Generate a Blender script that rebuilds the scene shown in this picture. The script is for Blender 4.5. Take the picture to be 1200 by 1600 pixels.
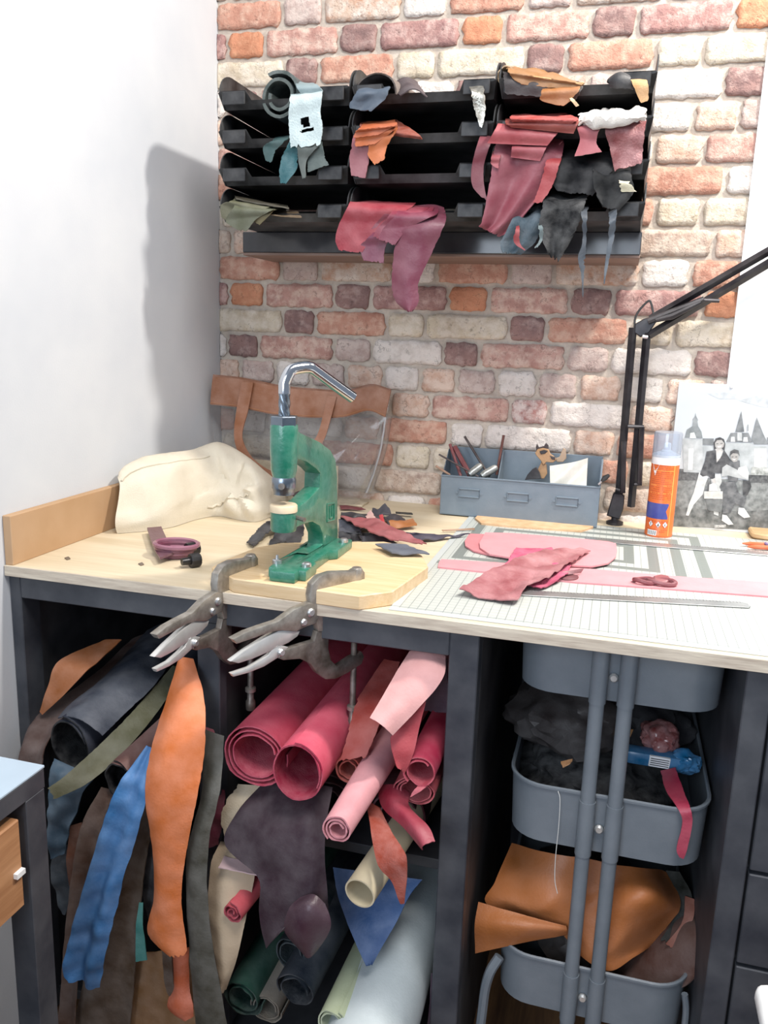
import bpy, bmesh, math, random
from mathutils import Vector, Matrix, Euler, noise
from math import sin, cos, pi, radians

for o in list(bpy.data.objects):
    bpy.data.objects.remove(o)
scene = bpy.context.scene
COL = scene.collection

# ------------------------------------------------------------------ camera
F_PX = 1288.594
CAM = Vector((0.93370607, -1.85082124, 1.25973542))
CAM_ROT = Euler([radians(a) for a in (77.72262668, -1.84570357, 15.79792179)], 'XYZ')
cd = bpy.data.cameras.new('camera')
cd.sensor_fit = 'VERTICAL'; cd.sensor_height = 36.0; cd.lens = F_PX / 1600 * 36.0
cd.clip_start = 0.02
cam = bpy.data.objects.new('camera', cd); COL.objects.link(cam)
cam.location = CAM; cam.rotation_euler = CAM_ROT
scene.camera = cam
CM = CAM_ROT.to_matrix()

# ------------------------------------------------------------------ world, lights, exposure
world = bpy.data.worlds.new('world'); scene.world = world
world.use_nodes = True
bg = world.node_tree.nodes['Background']
bg.inputs[0].default_value = (0.74, 0.84, 1.0, 1); bg.inputs[1].default_value = 0.33
def area(name, loc, target, size, energy, col, shape='DISK'):
    l = bpy.data.lights.new(name, 'AREA'); l.shape = shape; l.size = size
    l.energy = energy; l.color = col
    o = bpy.data.objects.new(name, l); COL.objects.link(o); o.location = loc
    o.rotation_euler = (Vector(target) - Vector(loc)).to_track_quat('-Z', 'Y').to_euler()
    return o
area('ceiling_spot', (1.72, -0.54, 2.72), (1.12, -0.42, 0.9), 0.15, 40, (1.0, 0.94, 0.86))
area('window_light', (0.2, -4.2, 2.0), (0.6, -0.3, 0.8), 1.7, 60, (0.78, 0.88, 1.0), 'SQUARE')
area('overhead_fill', (1.1, -1.5, 2.6), (0.8, -0.5, 0.9), 0.7, 30, (1.0, 0.96, 0.92), 'SQUARE')  # added fill from overhead, lifts the brick wall; no such fitting seen
vs = scene.view_settings
vs.view_transform = 'Standard'; vs.look = 'None'; vs.gamma = 1.0; vs.use_curve_mapping = False
vs.exposure = 0.24

# ------------------------------------------------------------------ measuring helpers (photo pixel + a known plane -> place in the room)
def ray(u, v): return CM @ Vector(((u - 600) / F_PX, (800 - v) / F_PX, -1))
def py(u, v, Y):
    d = ray(u, v); return CAM + d * ((Y - CAM.y) / d.y)
def pz(u, v, Z):
    d = ray(u, v); return CAM + d * ((Z - CAM.z) / d.z)
def px(u, v, X):
    d = ray(u, v); return CAM + d * ((X - CAM.x) / d.x)
def pp(u, v, P, n):
    d = ray(u, v); return CAM + d * ((P - CAM).dot(n) / d.dot(n))
def span(u, v, Y, w): return (py(u + w, v, Y) - py(u, v, Y)).length

BZ = 0.871      # bench top height
BF = -0.775     # bench front

# ------------------------------------------------------------------ materials
def lin(c): return c / 12.92 if c <= 0.04045 else ((c + 0.055) / 1.055) ** 2.4
def hx(h):
    h = h.lstrip('#'); return tuple(lin(int(h[i:i + 2], 16) / 255) for i in (0, 2, 4)) + (1.0,)
def mixc(a, b, t): return tuple(a[i] * (1 - t) + b[i] * t for i in range(3)) + (1.0,)
MATS = {}
class NT:
    def __init__(s, m): s.t = m.node_tree; s.n = s.t.nodes; s.l = s.t.links
    def add(s, k, **kw):
        n = s.n.new(k)
        for a, b in kw.items(): setattr(n, a, b)
        return n
    def link(s, a, b): s.l.new(a, b)
    def noise(s, scale, detail=3, vec=None, rough=0.55):
        n = s.add('ShaderNodeTexNoise'); n.inputs['Scale'].default_value = scale
        n.inputs['Detail'].default_value = detail; n.inputs['Roughness'].default_value = rough
        if vec: s.link(vec, n.inputs['Vector'])
        return n
    def ramp(s, fac, stops):
        r = s.add('ShaderNodeValToRGB'); e = r.color_ramp.elements
        while len(e) < len(stops): e.new(0.5)
        for x, (p, c) in zip(e, stops): x.position = p; x.color = c
        s.link(fac, r.inputs[0]); return r
    def mix(s, fac, a, b):
        m = s.add('ShaderNodeMix', data_type='RGBA')
        for sock, v in ((m.inputs[0], fac), (m.inputs[6], a), (m.inputs[7], b)):
            if hasattr(v, 'is_output'): s.link(v, sock)
            else: sock.default_value = v
        return m.outputs[2]
    def math(s, op, a, b=None, c=None):
        m = s.add('ShaderNodeMath', operation=op)
        for i, v in enumerate((a, b, c)):
            if v is None: continue
            if hasattr(v, 'is_output'): s.link(v, m.inputs[i])
            else: m.inputs[i].default_value = v
        return m.outputs[0]
def newmat(name):
    m = bpy.data.materials.new(name); m.use_nodes = True
    t = NT(m); b = t.n['Principled BSDF']; return m, t, b
def plain(name, col, rough=0.5, metal=0.0, var=0.12, scale=30, bump=0.0, bscale=200, coat=0.0, spec=0.5, emit=0):
    """procedural paint / metal / leather / plastic with colour variation and fine relief"""
    if name in MATS: return MATS[name]
    m, t, b = newmat(name); c = hx(col)
    tc = t.add('ShaderNodeTexCoord')
    n = t.noise(scale, 4, tc.outputs['Object'])
    lo = mixc(c, (0, 0, 0), var); hi = mixc(c, (1, 1, 1), var * 0.45)
    r = t.ramp(n.outputs[0], [(0.3, lo), (0.7, hi)])
    t.link(r.outputs[0], b.inputs['Base Color'])
    b.inputs['Roughness'].default_value = rough; b.inputs['Metallic'].default_value = metal
    b.inputs['Specular IOR Level'].default_value = spec
    if coat: b.inputs['Coat Weight'].default_value = coat; b.inputs['Coat Roughness'].default_value = 0.12
    if bump:
        n2 = t.noise(bscale, 3, tc.outputs['Object'])
        bp = t.add('ShaderNodeBump'); bp.inputs['Strength'].default_value = bump; bp.inputs['Distance'].default_value = 0.002
        t.link(n2.outputs[0], bp.inputs['Height']); t.link(bp.outputs[0], b.inputs['Normal'])
    if emit:
        b.inputs['Emission Color'].default_value = c; b.inputs['Emission Strength'].default_value = emit
    MATS[name] = m; return m
def leather(col, rough=0.55, var=0.13, spec=0.4, scale=22, bump=0.25):
    return plain('leather_' + col, col, rough, 0, var, scale, bump, 260, spec=spec)
def suede(col): return plain('suede_' + col, col, 0.95, 0, 0.18, 45, 0.5, 420, spec=0.15)
def wood(name, c1, c2, axis=0, scale=1.0, rough=0.6):
    if name in MATS: return MATS[name]
    m, t, b = newmat(name); tc = t.add('ShaderNodeTexCoord')
    mp = t.add('ShaderNodeMapping'); s = [14 * scale] * 3; s[axis] = 1.2 * scale; mp.inputs['Scale'].default_value = s
    t.link(tc.outputs['Object'], mp.inputs[0])
    n = t.noise(3.2, 6, mp.outputs[0], 0.6)
    n2 = t.noise(18, 3, mp.outputs[0])
    f = t.math('ADD', t.math('MULTIPLY', n.outputs[0], 0.75), t.math('MULTIPLY', n2.outputs[0], 0.25))
    r = t.ramp(f, [(0.36, hx(c2)), (0.62, hx(c1))])
    t.link(r.outputs[0], b.inputs['Base Color']); b.inputs['Roughness'].default_value = rough
    MATS[name] = m; return m
def clear_plastic(name, tint='ffffff', gloss=0.10, rough=0.08):
    if name in MATS: return MATS[name]
    m, t, b = newmat(name); t.n.remove(b)
    out = t.n['Material Output']
    tr = t.add('ShaderNodeBsdfTransparent'); tr.inputs[0].default_value = hx(tint)
    gl = t.add('ShaderNodeBsdfGlossy'); gl.inputs['Roughness'].default_value = rough
    fr = t.add('ShaderNodeFresnel'); fr.inputs[0].default_value = 1.45
    f = t.math('ADD', t.math('MULTIPLY', fr.outputs[0], 0.35), gloss * 0.2)
    df = t.add('ShaderNodeBsdfDiffuse'); df.inputs[0].default_value = (.9, .9, .92, 1)
    mx0 = t.add('ShaderNodeMixShader'); mx0.inputs[0].default_value = gloss
    t.link(tr.outputs[0], mx0.inputs[1]); t.link(df.outputs[0], mx0.inputs[2])
    mx = t.add('ShaderNodeMixShader'); t.link(f, mx.inputs[0]); t.link(mx0.outputs[0], mx.inputs[1]); t.link(gl.outputs[0], mx.inputs[2])
    t.link(mx.outputs[0], out.inputs[0]); MATS[name] = m; return m
def brick_mat(kind, c1, c2, c3, white=0.0):
    m, t, b = newmat('brick_' + kind)
    tc = t.add('ShaderNodeTexCoord'); oi = t.add('ShaderNodeObjectInfo')
    off = t.add('ShaderNodeVectorMath', operation='ADD')
    cx = t.add('ShaderNodeCombineXYZ'); t.link(t.math('MULTIPLY', oi.outputs['Random'], 7.0), cx.inputs[0]); t.link(cx.outputs[0], off.inputs[1])
    t.link(tc.outputs['Object'], off.inputs[0]); v = off.outputs[0]
    n1 = t.noise(16, 4, v, 0.6); n2 = t.noise(75, 5, v, 0.65); n3 = t.noise(210, 3, v); n4 = t.noise(34, 5, v, 0.7)
    r1 = t.ramp(n1.outputs[0], [(0.36, mixc(hx(c2), (.03, .015, .015), .12)), (0.58, hx(c1))])
    k = t.ramp(n4.outputs[0], [(0.50 - 0.18 * white, (0, 0, 0, 1)), (0.66 - 0.12 * white, (1, 1, 1, 1))])
    c = t.mix(t.math('MULTIPLY', k.outputs[0], 0.85), r1.outputs[0], hx(c3))
    sp = t.ramp(n2.outputs[0], [(0.30, (1, 1, 1, 1)), (0.40, (0, 0, 0, 1))])
    c = t.mix(t.math('MULTIPLY', sp.outputs[0], 0.55), c, mixc(hx(c2), (0.02, 0.01, 0.01), 0.65))
    vo = t.add('ShaderNodeTexVoronoi', feature='DISTANCE_TO_EDGE'); vo.inputs['Scale'].default_value = 26
    dv = t.add('ShaderNodeVectorMath', operation='ADD'); dm = t.add('ShaderNodeVectorMath', operation='SCALE'); dm.inputs['Scale'].default_value = .06
    t.link(n4.outputs['Color'], dm.inputs[0]); t.link(v, dv.inputs[0]); t.link(dm.outputs[0], dv.inputs[1]); t.link(dv.outputs[0], vo.inputs['Vector'])
    ck = t.math('MULTIPLY', t.math('LESS_THAN', vo.outputs['Distance'], .016), t.math('GREATER_THAN', n1.outputs[0], .56))
    c = t.mix(t.math('MULTIPLY', ck, .6), c, mixc(hx(c2), (0.02, 0.012, 0.01), 0.7))
    t.link(c, b.inputs['Base Color']); b.inputs['Roughness'].default_value = 0.9; b.inputs['Specular IOR Level'].default_value = 0.15
    bp = t.add('ShaderNodeBump'); bp.inputs['Strength'].default_value = 0.9; bp.inputs['Distance'].default_value = 0.004
    h = t.math('ADD', n2.outputs[0], t.math('MULTIPLY', n3.outputs[0], 0.4))
    t.link(h, bp.inputs['Height']); t.link(bp.outputs[0], b.inputs['Normal'])
    MATS['brick_' + kind] = m; return m

# ------------------------------------------------------------------ object helpers
ORG = {}
def tag(o, label=None, cat=None, group=None, kind=None):
    if label: o['label'] = label
    if cat: o['category'] = cat
    if group: o['group'] = group
    if kind: o['kind'] = kind
    return o
def thing(name, label, cat, loc=(0, 0, 0), group=None):
    o = bpy.data.objects.new(name, None); COL.objects.link(o); o.location = loc
    o.empty_display_size = 0.03
    ORG[o] = Vector(loc); return tag(o, label, cat, group)
def link_mesh(name, verts, faces, mats, parent=None, fmat=None, smooth=True, origin=None):
    if not isinstance(mats, (list, tuple)): mats = [mats]
    vs_ = [Vector(v) for v in verts]
    if parent is not None: org = ORG[parent]
    elif origin is not None: org = Vector(origin)
    else:
        lo = [min(v[i] for v in vs_) for i in range(3)]; hi = [max(v[i] for v in vs_) for i in range(3)]
        org = Vector(((lo[0] + hi[0]) / 2, (lo[1] + hi[1]) / 2, lo[2]))
    me = bpy.data.meshes.new(name)
    me.from_pydata([tuple(v - org) for v in vs_], [], faces)
    for m in mats: me.materials.append(m)
    if fmat: me.polygons.foreach_set('material_index', fmat)
    me.validate(); me.update()
    o = bpy.data.objects.new(name, me); COL.objects.link(o)
    if parent is not None: o.parent = parent
    else: o.location = org
    ORG[o] = org
    if smooth:
        me.polygons.foreach_set('use_smooth', [True] * len(me.polygons))
        try: me.set_sharp_from_angle(angle=radians(38))
        except Exception: pass
    return o
def copy_tree(o, parent=None, share=True):
    c = o.copy(); COL.objects.link(c)
    if parent is not None: c.parent = parent
    for ch in list(o.children): copy_tree(ch, c)
    return c

class G:
    """collects shapes into one mesh"""
    def __init__(s): s.v = []; s.f = []; s.m = []
    def _add(s, vs_, fs, mi=0):
        k = len(s.v); s.v += [Vector(v) for v in vs_]; s.f += [tuple(i + k for i in f) for f in fs]; s.m += [mi] * len(fs); return s
    def bm(s, b, mi=0):
        b.verts.index_update(); s._add([v.co.copy() for v in b.verts], [[v.index for v in f.verts] for f in b.faces], mi); b.free(); return s
    def box(s, x0, x1, y0, y1, z0, z1, bev=0.0, mi=0, seg=1, M=None):
        b = bmesh.new(); bmesh.ops.create_cube(b, size=1.0)
        for v in b.verts:
            v.co = Vector((x0 + (v.co.x + .5) * (x1 - x0), y0 + (v.co.y + .5) * (y1 - y0), z0 + (v.co.z + .5) * (z1 - z0)))
        if bev > 0: bmesh.ops.bevel(b, geom=b.edges[:], offset=bev, segments=seg, profile=0.5, affect='EDGES')
        if M: bmesh.ops.transform(b, matrix=M, verts=b.verts)
        return s.bm(b, mi)
    def tube(s, pts, r, n=10, mi=0, caps=True, closed=False):
        pts = [Vector(p) for p in pts]; N = len(pts)
        rr = r if isinstance(r, (list, tuple)) else [r] * N
        vs_ = []; fs = []; up = None
        for i, p in enumerate(pts):
            d = (pts[min(i + 1, N - 1)] - pts[max(i - 1, 0)])
            d = d.normalized() if d.length > 1e-9 else Vector((0, 0, 1))
            if up is None:
                up = Vector((0, 0, 1)) if abs(d.z) < 0.9 else Vector((1, 0, 0))
            up = (up - d * up.dot(d)); up = up.normalized() if up.length > 1e-6 else d.orthogonal().normalized()
            sd = d.cross(up)
            for k in range(n):
                a = 2 * pi * k / n; vs_.append(p + (up * cos(a) + sd * sin(a)) * rr[i])
        for i in range(N - 1):
            for k in range(n):
                a, b_ = i * n + k, i * n + (k + 1) % n
                fs.append((a, b_, b_ + n, a + n))
        if caps: fs.append(tuple(range(n))[::-1]); fs.append(tuple(range((N - 1) * n, N * n)))
        return s._add(vs_, fs, mi)
    def lathe(s, prof, c, n=20, axis=Vector((0, 0, 1)), mi=0, mis=None):
        axis = Vector(axis).normalized(); u = axis.orthogonal().normalized(); w = axis.cross(u); c = Vector(c)
        vs_ = []; fs = []; fm = []
        for (r, h) in prof:
            for k in range(n):
                a = 2 * pi * k / n; vs_.append(c + axis * h + (u * cos(a) + w * sin(a)) * max(r, 1e-5))
        for i in range(len(prof) - 1):
            for k in range(n):
                a, b_ = i * n + k, i * n + (k + 1) % n; fs.append((a, b_, b_ + n, a + n)); fm.append(mis[i] if mis else mi)
        k0 = len(s.f); s._add(vs_, fs, mi)
        if mis: s.m[k0:] = fm
        return s
    def prism(s, pts, n, t, bev=0.0, mi=0, seg=1):
        """flat outline (3-D points) pushed by t along n"""
        n = Vector(n).normalized(); b = bmesh.new()
        pts = [Vector(p) for p in pts]
        f = b.faces.new([b.verts.new(p) for p in pts])
        f.normal_update()
        r = bmesh.ops.extrude_face_region(b, geom=[f])
        bmesh.ops.translate(b, vec=n * t, verts=[e for e in r['geom'] if isinstance(e, bmesh.types.BMVert)])
        bmesh.ops.recalc_face_normals(b, faces=b.faces[:])
        if bev > 0:
            es = [e for e in b.edges if abs((e.verts[0].co - e.verts[1].co).normalized().dot(n)) < 0.5]
            bmesh.ops.bevel(b, geom=es, offset=bev, segments=seg, profile=0.5, affect='EDGES')
        big = [f for f in b.faces if len(f.verts) > 4]
        if big: bmesh.ops.triangulate(b, faces=big)
        return s.bm(b, mi)
    def build(s, name, mats, parent=None, smooth=True, **kw):
        return link_mesh(name, s.v, s.f, mats, parent, s.m, smooth, **kw)

def cr(pts, n):
    """Catmull-Rom through vectors, n samples"""
    pts = [Vector(p) for p in pts]
    if len(pts) == 1: return pts * n
    P = [pts[0] * 2 - pts[1]] + pts + [pts[-1] * 2 - pts[-2]]
    out = []; S = len(pts) - 1
    for i in range(n):
        x = i / (n - 1) * S; k = min(int(x), S - 1); t = x - k
        a, b, c, d = P[k], P[k + 1], P[k + 2], P[k + 3]
        out.append(0.5 * (2 * b + (c - a) * t + (2 * a - 5 * b + 4 * c - d) * t * t + (3 * b - a - 3 * c + d) * t ** 3))
    return out
def smooth_outline(pts, n=6, closed=True):
    pts = [Vector(p) for p in pts]; N = len(pts); out = []
    for i in range(N):
        a, b, c, d = pts[(i - 1) % N], pts[i], pts[(i + 1) % N], pts[(i + 2) % N]
        for k in range(n):
            t = k / n
            out.append(0.5 * (2 * b + (c - a) * t + (2 * a - 5 * b + 4 * c - d) * t * t + (3 * b - a - 3 * c + d) * t ** 3))
    return out
def sheet_mesh(name, grid, mats, th=0.0018, parent=None, holes=None, smooth=True):
    """grid of points -> sheet with thickness; slot 0 = face towards the room, slot 1 = reverse and edges"""
    R = len(grid); C = len(grid[0])
    nor = [[None] * C for _ in range(R)]; flip = 0
    for i in range(R):
        for j in range(C):
            a = grid[min(i + 1, R - 1)][j] - grid[max(i - 1, 0)][j]; b = grid[i][min(j + 1, C - 1)] - grid[i][max(j - 1, 0)]
            n = a.cross(b); n = n.normalized() if n.length > 1e-12 else Vector((0, -1, 0))
            nor[i][j] = n
            flip += 1 if n.dot(CAM - grid[i][j]) > 0 else -1
    sgn = 1 if flip > 0 else -1
    v = []
    for i in range(R):
        for j in range(C): v.append(grid[i][j] + nor[i][j] * sgn * th * 0.5)
    for i in range(R):
        for j in range(C): v.append(grid[i][j] - nor[i][j] * sgn * th * 0.5)
    off = R * C; f = []; fm = []; has = {}
    for i in range(R - 1):
        for j in range(C - 1):
            if holes and holes(i / (R - 1), j / (C - 1)): continue
            q = (i * C + j, i * C + j + 1, (i + 1) * C + j + 1, (i + 1) * C + j)
            if sgn > 0: q = q[::-1]
            f.append(q); fm.append(0)
            for k in range(4): has[(q[k], q[(k + 1) % 4])] = 1
            f.append(tuple(x + off for x in q[::-1])); fm.append(1)
    for (a, b) in list(has):
        if (b, a) not in has: f.append((b, a, a + off, b + off)); fm.append(1)
    if not isinstance(mats, (list, tuple)): mats = [mats, mats]
    return link_mesh(name, v, f, mats, parent, fm, smooth)
_seed = [0]
def strip(name, label, cat, L, R, mats, group=None, parent=None, n=None, fold=(0.0, 2.0, 0.0), bulge=0.0, rag=0.12,
          rag_end=0.5, th=0.0018, wr=0.002, holes=None, rag_top=0.0):
    """a sheet running between two edge lines L and R (3-D points from its top to its end)"""
    _seed[0] += 1; sd = _seed[0] * 3.7
    ln = sum((Vector(L[i + 1]) - Vector(L[i])).length for i in range(len(L) - 1))
    wd = max((Vector(a) - Vector(b)).length for a, b in zip(L, R))
    if n is None: n = (max(10, min(80, int(ln / 0.005) + 3)), max(8, min(34, int(wd / 0.005) + 3)))
    nr, nc = n
    Lc = cr(L, nr * 3); Rc = cr(R, nr * 3)
    def at(t, s):
        t = min(max(t, 0), 1) * (nr * 3 - 1); k = min(int(t), nr * 3 - 2); q = t - k
        a = Lc[k].lerp(Lc[k + 1], q); b = Rc[k].lerp(Rc[k + 1], q); return a.lerp(b, s), (b - a), Lc[k + 1].lerp(Rc[k + 1], .5) - Lc[k].lerp(Rc[k], .5)
    grid = []
    for i in range(nr):
        row = []; t = i / (nr - 1)
        ra = min(.3, rag * .028 / max(wd, .01))
        e0 = ra * abs(noise.noise((sd, t * ln * 45, 0)) + .9 * noise.noise((sd, t * ln * 160, 1)))
        e1 = ra * abs(noise.noise((sd + 9, t * ln * 45, 0)) + .9 * noise.noise((sd + 9, t * ln * 160, 1)))
        for j in range(nc):
            s = j / (nc - 1); s2 = e0 + (1 - e0 - e1) * s
            te = rag_end * (noise.noise((sd + 5, s * wd * 80, 0)) * .5 + .5 * noise.noise((sd + 5, s * wd * 260, 3))) * min(0.2, 0.045 / max(ln, .03))
            tt = t * (1 - abs(te))
            p, ac, al = at(tt, s2)
            nn = ac.cross(al); nn = nn.normalized() if nn.length > 1e-9 else Vector((0, -1, 0))
            if nn.dot(CAM - p) < 0: nn = -nn
            d = fold[0] * sin(fold[1] * 2 * pi * s + fold[2] + t * 1.2) * min(1, .25 + t * 1.2) + bulge * sin(pi * s)
            d += wr * noise.noise((p * 45 + Vector((sd, 0, 0))))
            row.append(p + nn * d)
        grid.append(row)
    if not isinstance(mats, (list, tuple)): mats = [mats, mats]
    o = sheet_mesh(name, grid, mats, th, parent, holes)
    if parent is None: tag(o, label, cat, group)
    return o
def flat(name, label, cat, pts, th, mats, parent=None, group=None, bev=0.0, rag=0.0, sub=1):
    """cut-out lying flat: outline points at its underside"""
    pts = [Vector(p) for p in pts]
    if sub > 1 or rag:
        q = []; N = len(pts)
        for i in range(N):
            a, b = pts[i], pts[(i + 1) % N]
            for k in range(sub): q.append(a.lerp(b, k / sub))
        c = sum(q, Vector()) / len(q)
        q = [p + (p - c).normalized() * rag * noise.noise(p * 160) + (p - c).normalized() * rag * .5 * noise.noise(p * 500) for p in q]
        pts = q
    o = G().prism(pts, (0, 0, 1), th, bev).build(name, mats, parent)
    if parent is None: tag(o, label, cat, group)
    return o
def roll(name, label, cat, A, r, mats, length=0.6, d=(0, 1, 0), turns=2.2, t=0.0022, r_in=None, start=0.0, n=26, group=None,
         squash=1.0, taper=1.0, parent=None, wob=0.0025, segs=7, over=None):
    """spiral-rolled sheet: A is the centre of the near end, d the way it runs"""
    d = Vector(d).normalized(); A = Vector(A)
    side = d.cross(Vector((0, 0, 1))).normalized(); up = side.cross(d)
    r_in = r_in if r_in is not None else r * 0.5
    K = int(n * turns) + 1; v = []; f = []; fm = []
    _seed[0] += 1; sd = _seed[0] * 2.3
    for s in range(segs + 1):
        q = s / segs; sc = 1 + (taper - 1) * q
        for lay in (0, 1):
            for k in range(K):
                th = start + 2 * pi * k / n; rr = (r_in + (r - r_in) * k / (K - 1) - lay * t) * sc
                rr += min(wob, r * .06) * noise.noise((sd + k * .21, q * 3, lay * 0.0)) * (k / K)
                jag = 0.004 * noise.noise((sd, k * .35, 0)) if s == 0 else 0
                v.append(A + d * (q * length + jag) + side * cos(th) * rr + up * sin(th) * rr * squash)
    S = 2 * K
    for s in range(segs):
        for k in range(K - 1):
            a = s * S + k; f.append((a, a + 1, a + 1 + S, a + S)); fm.append(0)
            b = a + K; f.append((b + 1, b, b + S, b + 1 + S)); fm.append(1)
        a = s * S; f.append((a, a + S, a + K + S, a + K)); fm.append(1)
        a = s * S + K - 1; f.append((a, a + K, a + K + S, a + S)); fm.append(1)
    for k in range(K - 1):
        f.append((k + 1, k, k + K, k + K + 1)); fm.append(1)
        a = segs * S + k; f.append((a, a + 1, a + K + 1, a + K)); fm.append(1)
    if not isinstance(mats, (list, tuple)): mats = [mats, mats]
    o = link_mesh(name, v, f, mats, parent, fm)
    if parent is None: tag(o, label, cat, group)
    return o

# ================================================================== SETTING
random.seed(4)
def plaster_mat():
    m, t, b = newmat('painted_plaster'); tc = t.add('ShaderNodeTexCoord')
    n = t.noise(6, 3, tc.outputs['Object']); r = t.ramp(n.outputs[0], [(0.3, hx('c6cad0')), (0.7, hx('cfd2d6'))])
    t.link(r.outputs[0], b.inputs['Base Color']); b.inputs['Roughness'].default_value = 0.85
    n2 = t.noise(260, 3, tc.outputs['Object']); bp = t.add('ShaderNodeBump'); bp.inputs['Strength'].default_value = 0.15; bp.inputs['Distance'].default_value = 0.001
    t.link(n2.outputs[0], bp.inputs['Height']); t.link(bp.outputs[0], b.inputs['Normal']); return m
def mortar_mat():
    m, t, b = newmat('mortar'); tc = t.add('ShaderNodeTexCoord')
    n = t.noise(28, 6, tc.outputs['Object'], 0.7); r = t.ramp(n.outputs[0], [(0.3, hx('a89c92')), (0.68, hx('cfc4b6'))])
    t.link(r.outputs[0], b.inputs['Base Color']); b.inputs['Roughness'].default_value = 0.95
    n2 = t.noise(170, 5, tc.outputs['Object']); bp = t.add('ShaderNodeBump'); bp.inputs['Strength'].default_value = 0.6; bp.inputs['Distance'].default_value = 0.003
    t.link(n2.outputs[0], bp.inputs['Height']); t.link(bp.outputs[0], b.inputs['Normal']); return m
XR = 1.72
wall_back = tag(G().box(0, XR, 0.003, 0.12, 0, 2.12).build('wall_back', mortar_mat(), smooth=False, origin=(0, 0.004, 0)), kind='structure',
                label='brick wall in reds, creams and purples with grey mortar')
wall_left = tag(G().box(-0.1, 0, -2.3, 0.12, 0, 2.5).build('wall_left', plaster_mat(), smooth=False), kind='structure', label='plain white painted wall beside the bench')
floor = tag(G().box(-0.1, 2.4, -3.0, 0.12, -0.05, 0).build('floor', wood('floor_boards', '7a5a3c', '50382a', 1, 0.8), smooth=False), kind='structure', label='brown wooden floor')

BK = dict(
    orange=('c8764e', 'b3623c', 'd08a62', 0), roseor=('bd7d66', 'a9654f', 'd2a891', .3), rose=('b98478', 'a06a60', 'd9bcae', .4),
    dark=('7d5754', '5f4044', 'a08580', .1), cream=('cfc2a8', 'b8a78e', 'ded6c8', .5), white=('d6d0cb', 'beb3ac', 'e8e4e0', .9),
    peach=('cfa48c', 'b98d78', 'e0cabb', .6), greypink=('b49c96', 'a08680', 'cbbdb6', .5), brown=('b39a88', '977f72', 'd4c8b8', .5),
    darkrose=('8f605e', '7a4c50', 'c2a09a', .3), redwhite=('a5625c', '874a4a', 'e0d5d0', .6), mixed=('c0a896', 'b77a58', 'd8cfc6', .4))
def soft(h_, q=.34):
    v = [int(h_[i:i + 2], 16) for i in (0, 2, 4)]; g_ = (212, 194, 182)
    return '%02x%02x%02x' % tuple(int(x * (1 - q) + y * q) for x, y in zip(v, g_))
for k, a in BK.items(): brick_mat(k, *[soft(c) for c in a[:3]], a[3])
ROWS = [  # nine courses that repeat: (first brick's left edge, [(kind, width)...]) ; widths in photo units
    (0.03, [('orange', 133), ('rose', 275), ('dark', 133), ('darkrose', 280)]),
    (0.168, [('dark', 123), ('roseor', 278), ('cream', 138), ('cream', 305)]),
    (0.025, [('dark', 119), ('rose', 293), ('greypink', 138), ('white', 260)]),
    (py(543.5, 590, 0).x, [('peach', 157), ('white', 149), ('peach', 144), ('greypink', 155), ('white', 155), ('greypink', 150)]),
    (py(613, 635, 0).x, [('peach', 160), ('rose', 322), ('redwhite', 140), ('white', 298)]),
    (py(597, 674, 0).x, [('roseor', 270), ('white', 125), ('white', 325), ('peach', 140)]),
    (py(619, 715, 0).x, [('cream', 143), ('cream', 290), ('rose', 135), ('roseor', 325)]),
    (py(584, 751, 0).x, [('brown', 285), ('peach', 140), ('rose', 290), ('white', 150)]),
    (py(343.7, 416, 0).x, [('roseor', 248), ('greypink', 140), ('mixed', 273), ('white', 146)]),
]
PER = 0.53; PITCH = 0.537218 / 9; GAP = 0.0095; BH = 0.0512
def brick_geom(w, h, sd, lo=None):
    """irregular tumbled brick face, local coordinates (x along the wall, y towards the room is negative)"""
    nx = 17 if w > 0.1 else 10; nz = 6; v = []; f = []
    for i in range(nz):
        for j in range(nx):
            a = j / (nx - 1); c = i / (nz - 1); x = (a - .5) * w; z = (c - .5) * h
            ed = min(min(a, 1 - a) * w, min(c, 1 - c) * h)
            x += (0.005 * noise.noise((sd, c * 4 + a * 30, 1)) + .003 * noise.noise((sd, c * 13 + a * 30, 4))) * (1 if j in (0, nx - 1) else .3)
            z += (0.0036 * noise.noise((sd, a * w * 60, 2 + (c > .5) * 5)) + .0032 * noise.noise((sd, a * w * 190, 8 + (c > .5) * 5))) * (1 if i in (0, nz - 1) else .4)
            if (i in (0, nz - 1)) and (j in (0, nx - 1)): x *= 1 - 0.006 / w; z *= 0.9
            y = -0.0034 + 0.0026 * noise.noise((sd + 3, a * w * 40, c * h * 60))
            if ed < 1e-4: y = -0.0020 + .0012 * noise.noise((sd + 4, a * w * 50, c * 9))
            v.append(Vector((x, y, z)))
    if lo is not None:
        for p in v: p.x = max(p.x, lo)
    for i in range(nz - 1):
        for j in range(nx - 1):
            q = i * nx + j; f.append((q, q + 1, q + nx + 1, q + nx))
    ring = list(range(nx)) + [i * nx + nx - 1 for i in range(1, nz)] + [(nz - 1) * nx + j for j in range(nx - 2, -1, -1)] + [i * nx for i in range(nz - 2, 0, -1)]
    k = len(v)
    v += [Vector((v[q].x, 0.0034, v[q].z)) for q in ring]
    for a in range(len(ring)):
        b = (a + 1) % len(ring); f.append((ring[b], ring[a], k + a, k + b))
    return v, f
nb = 0
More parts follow.
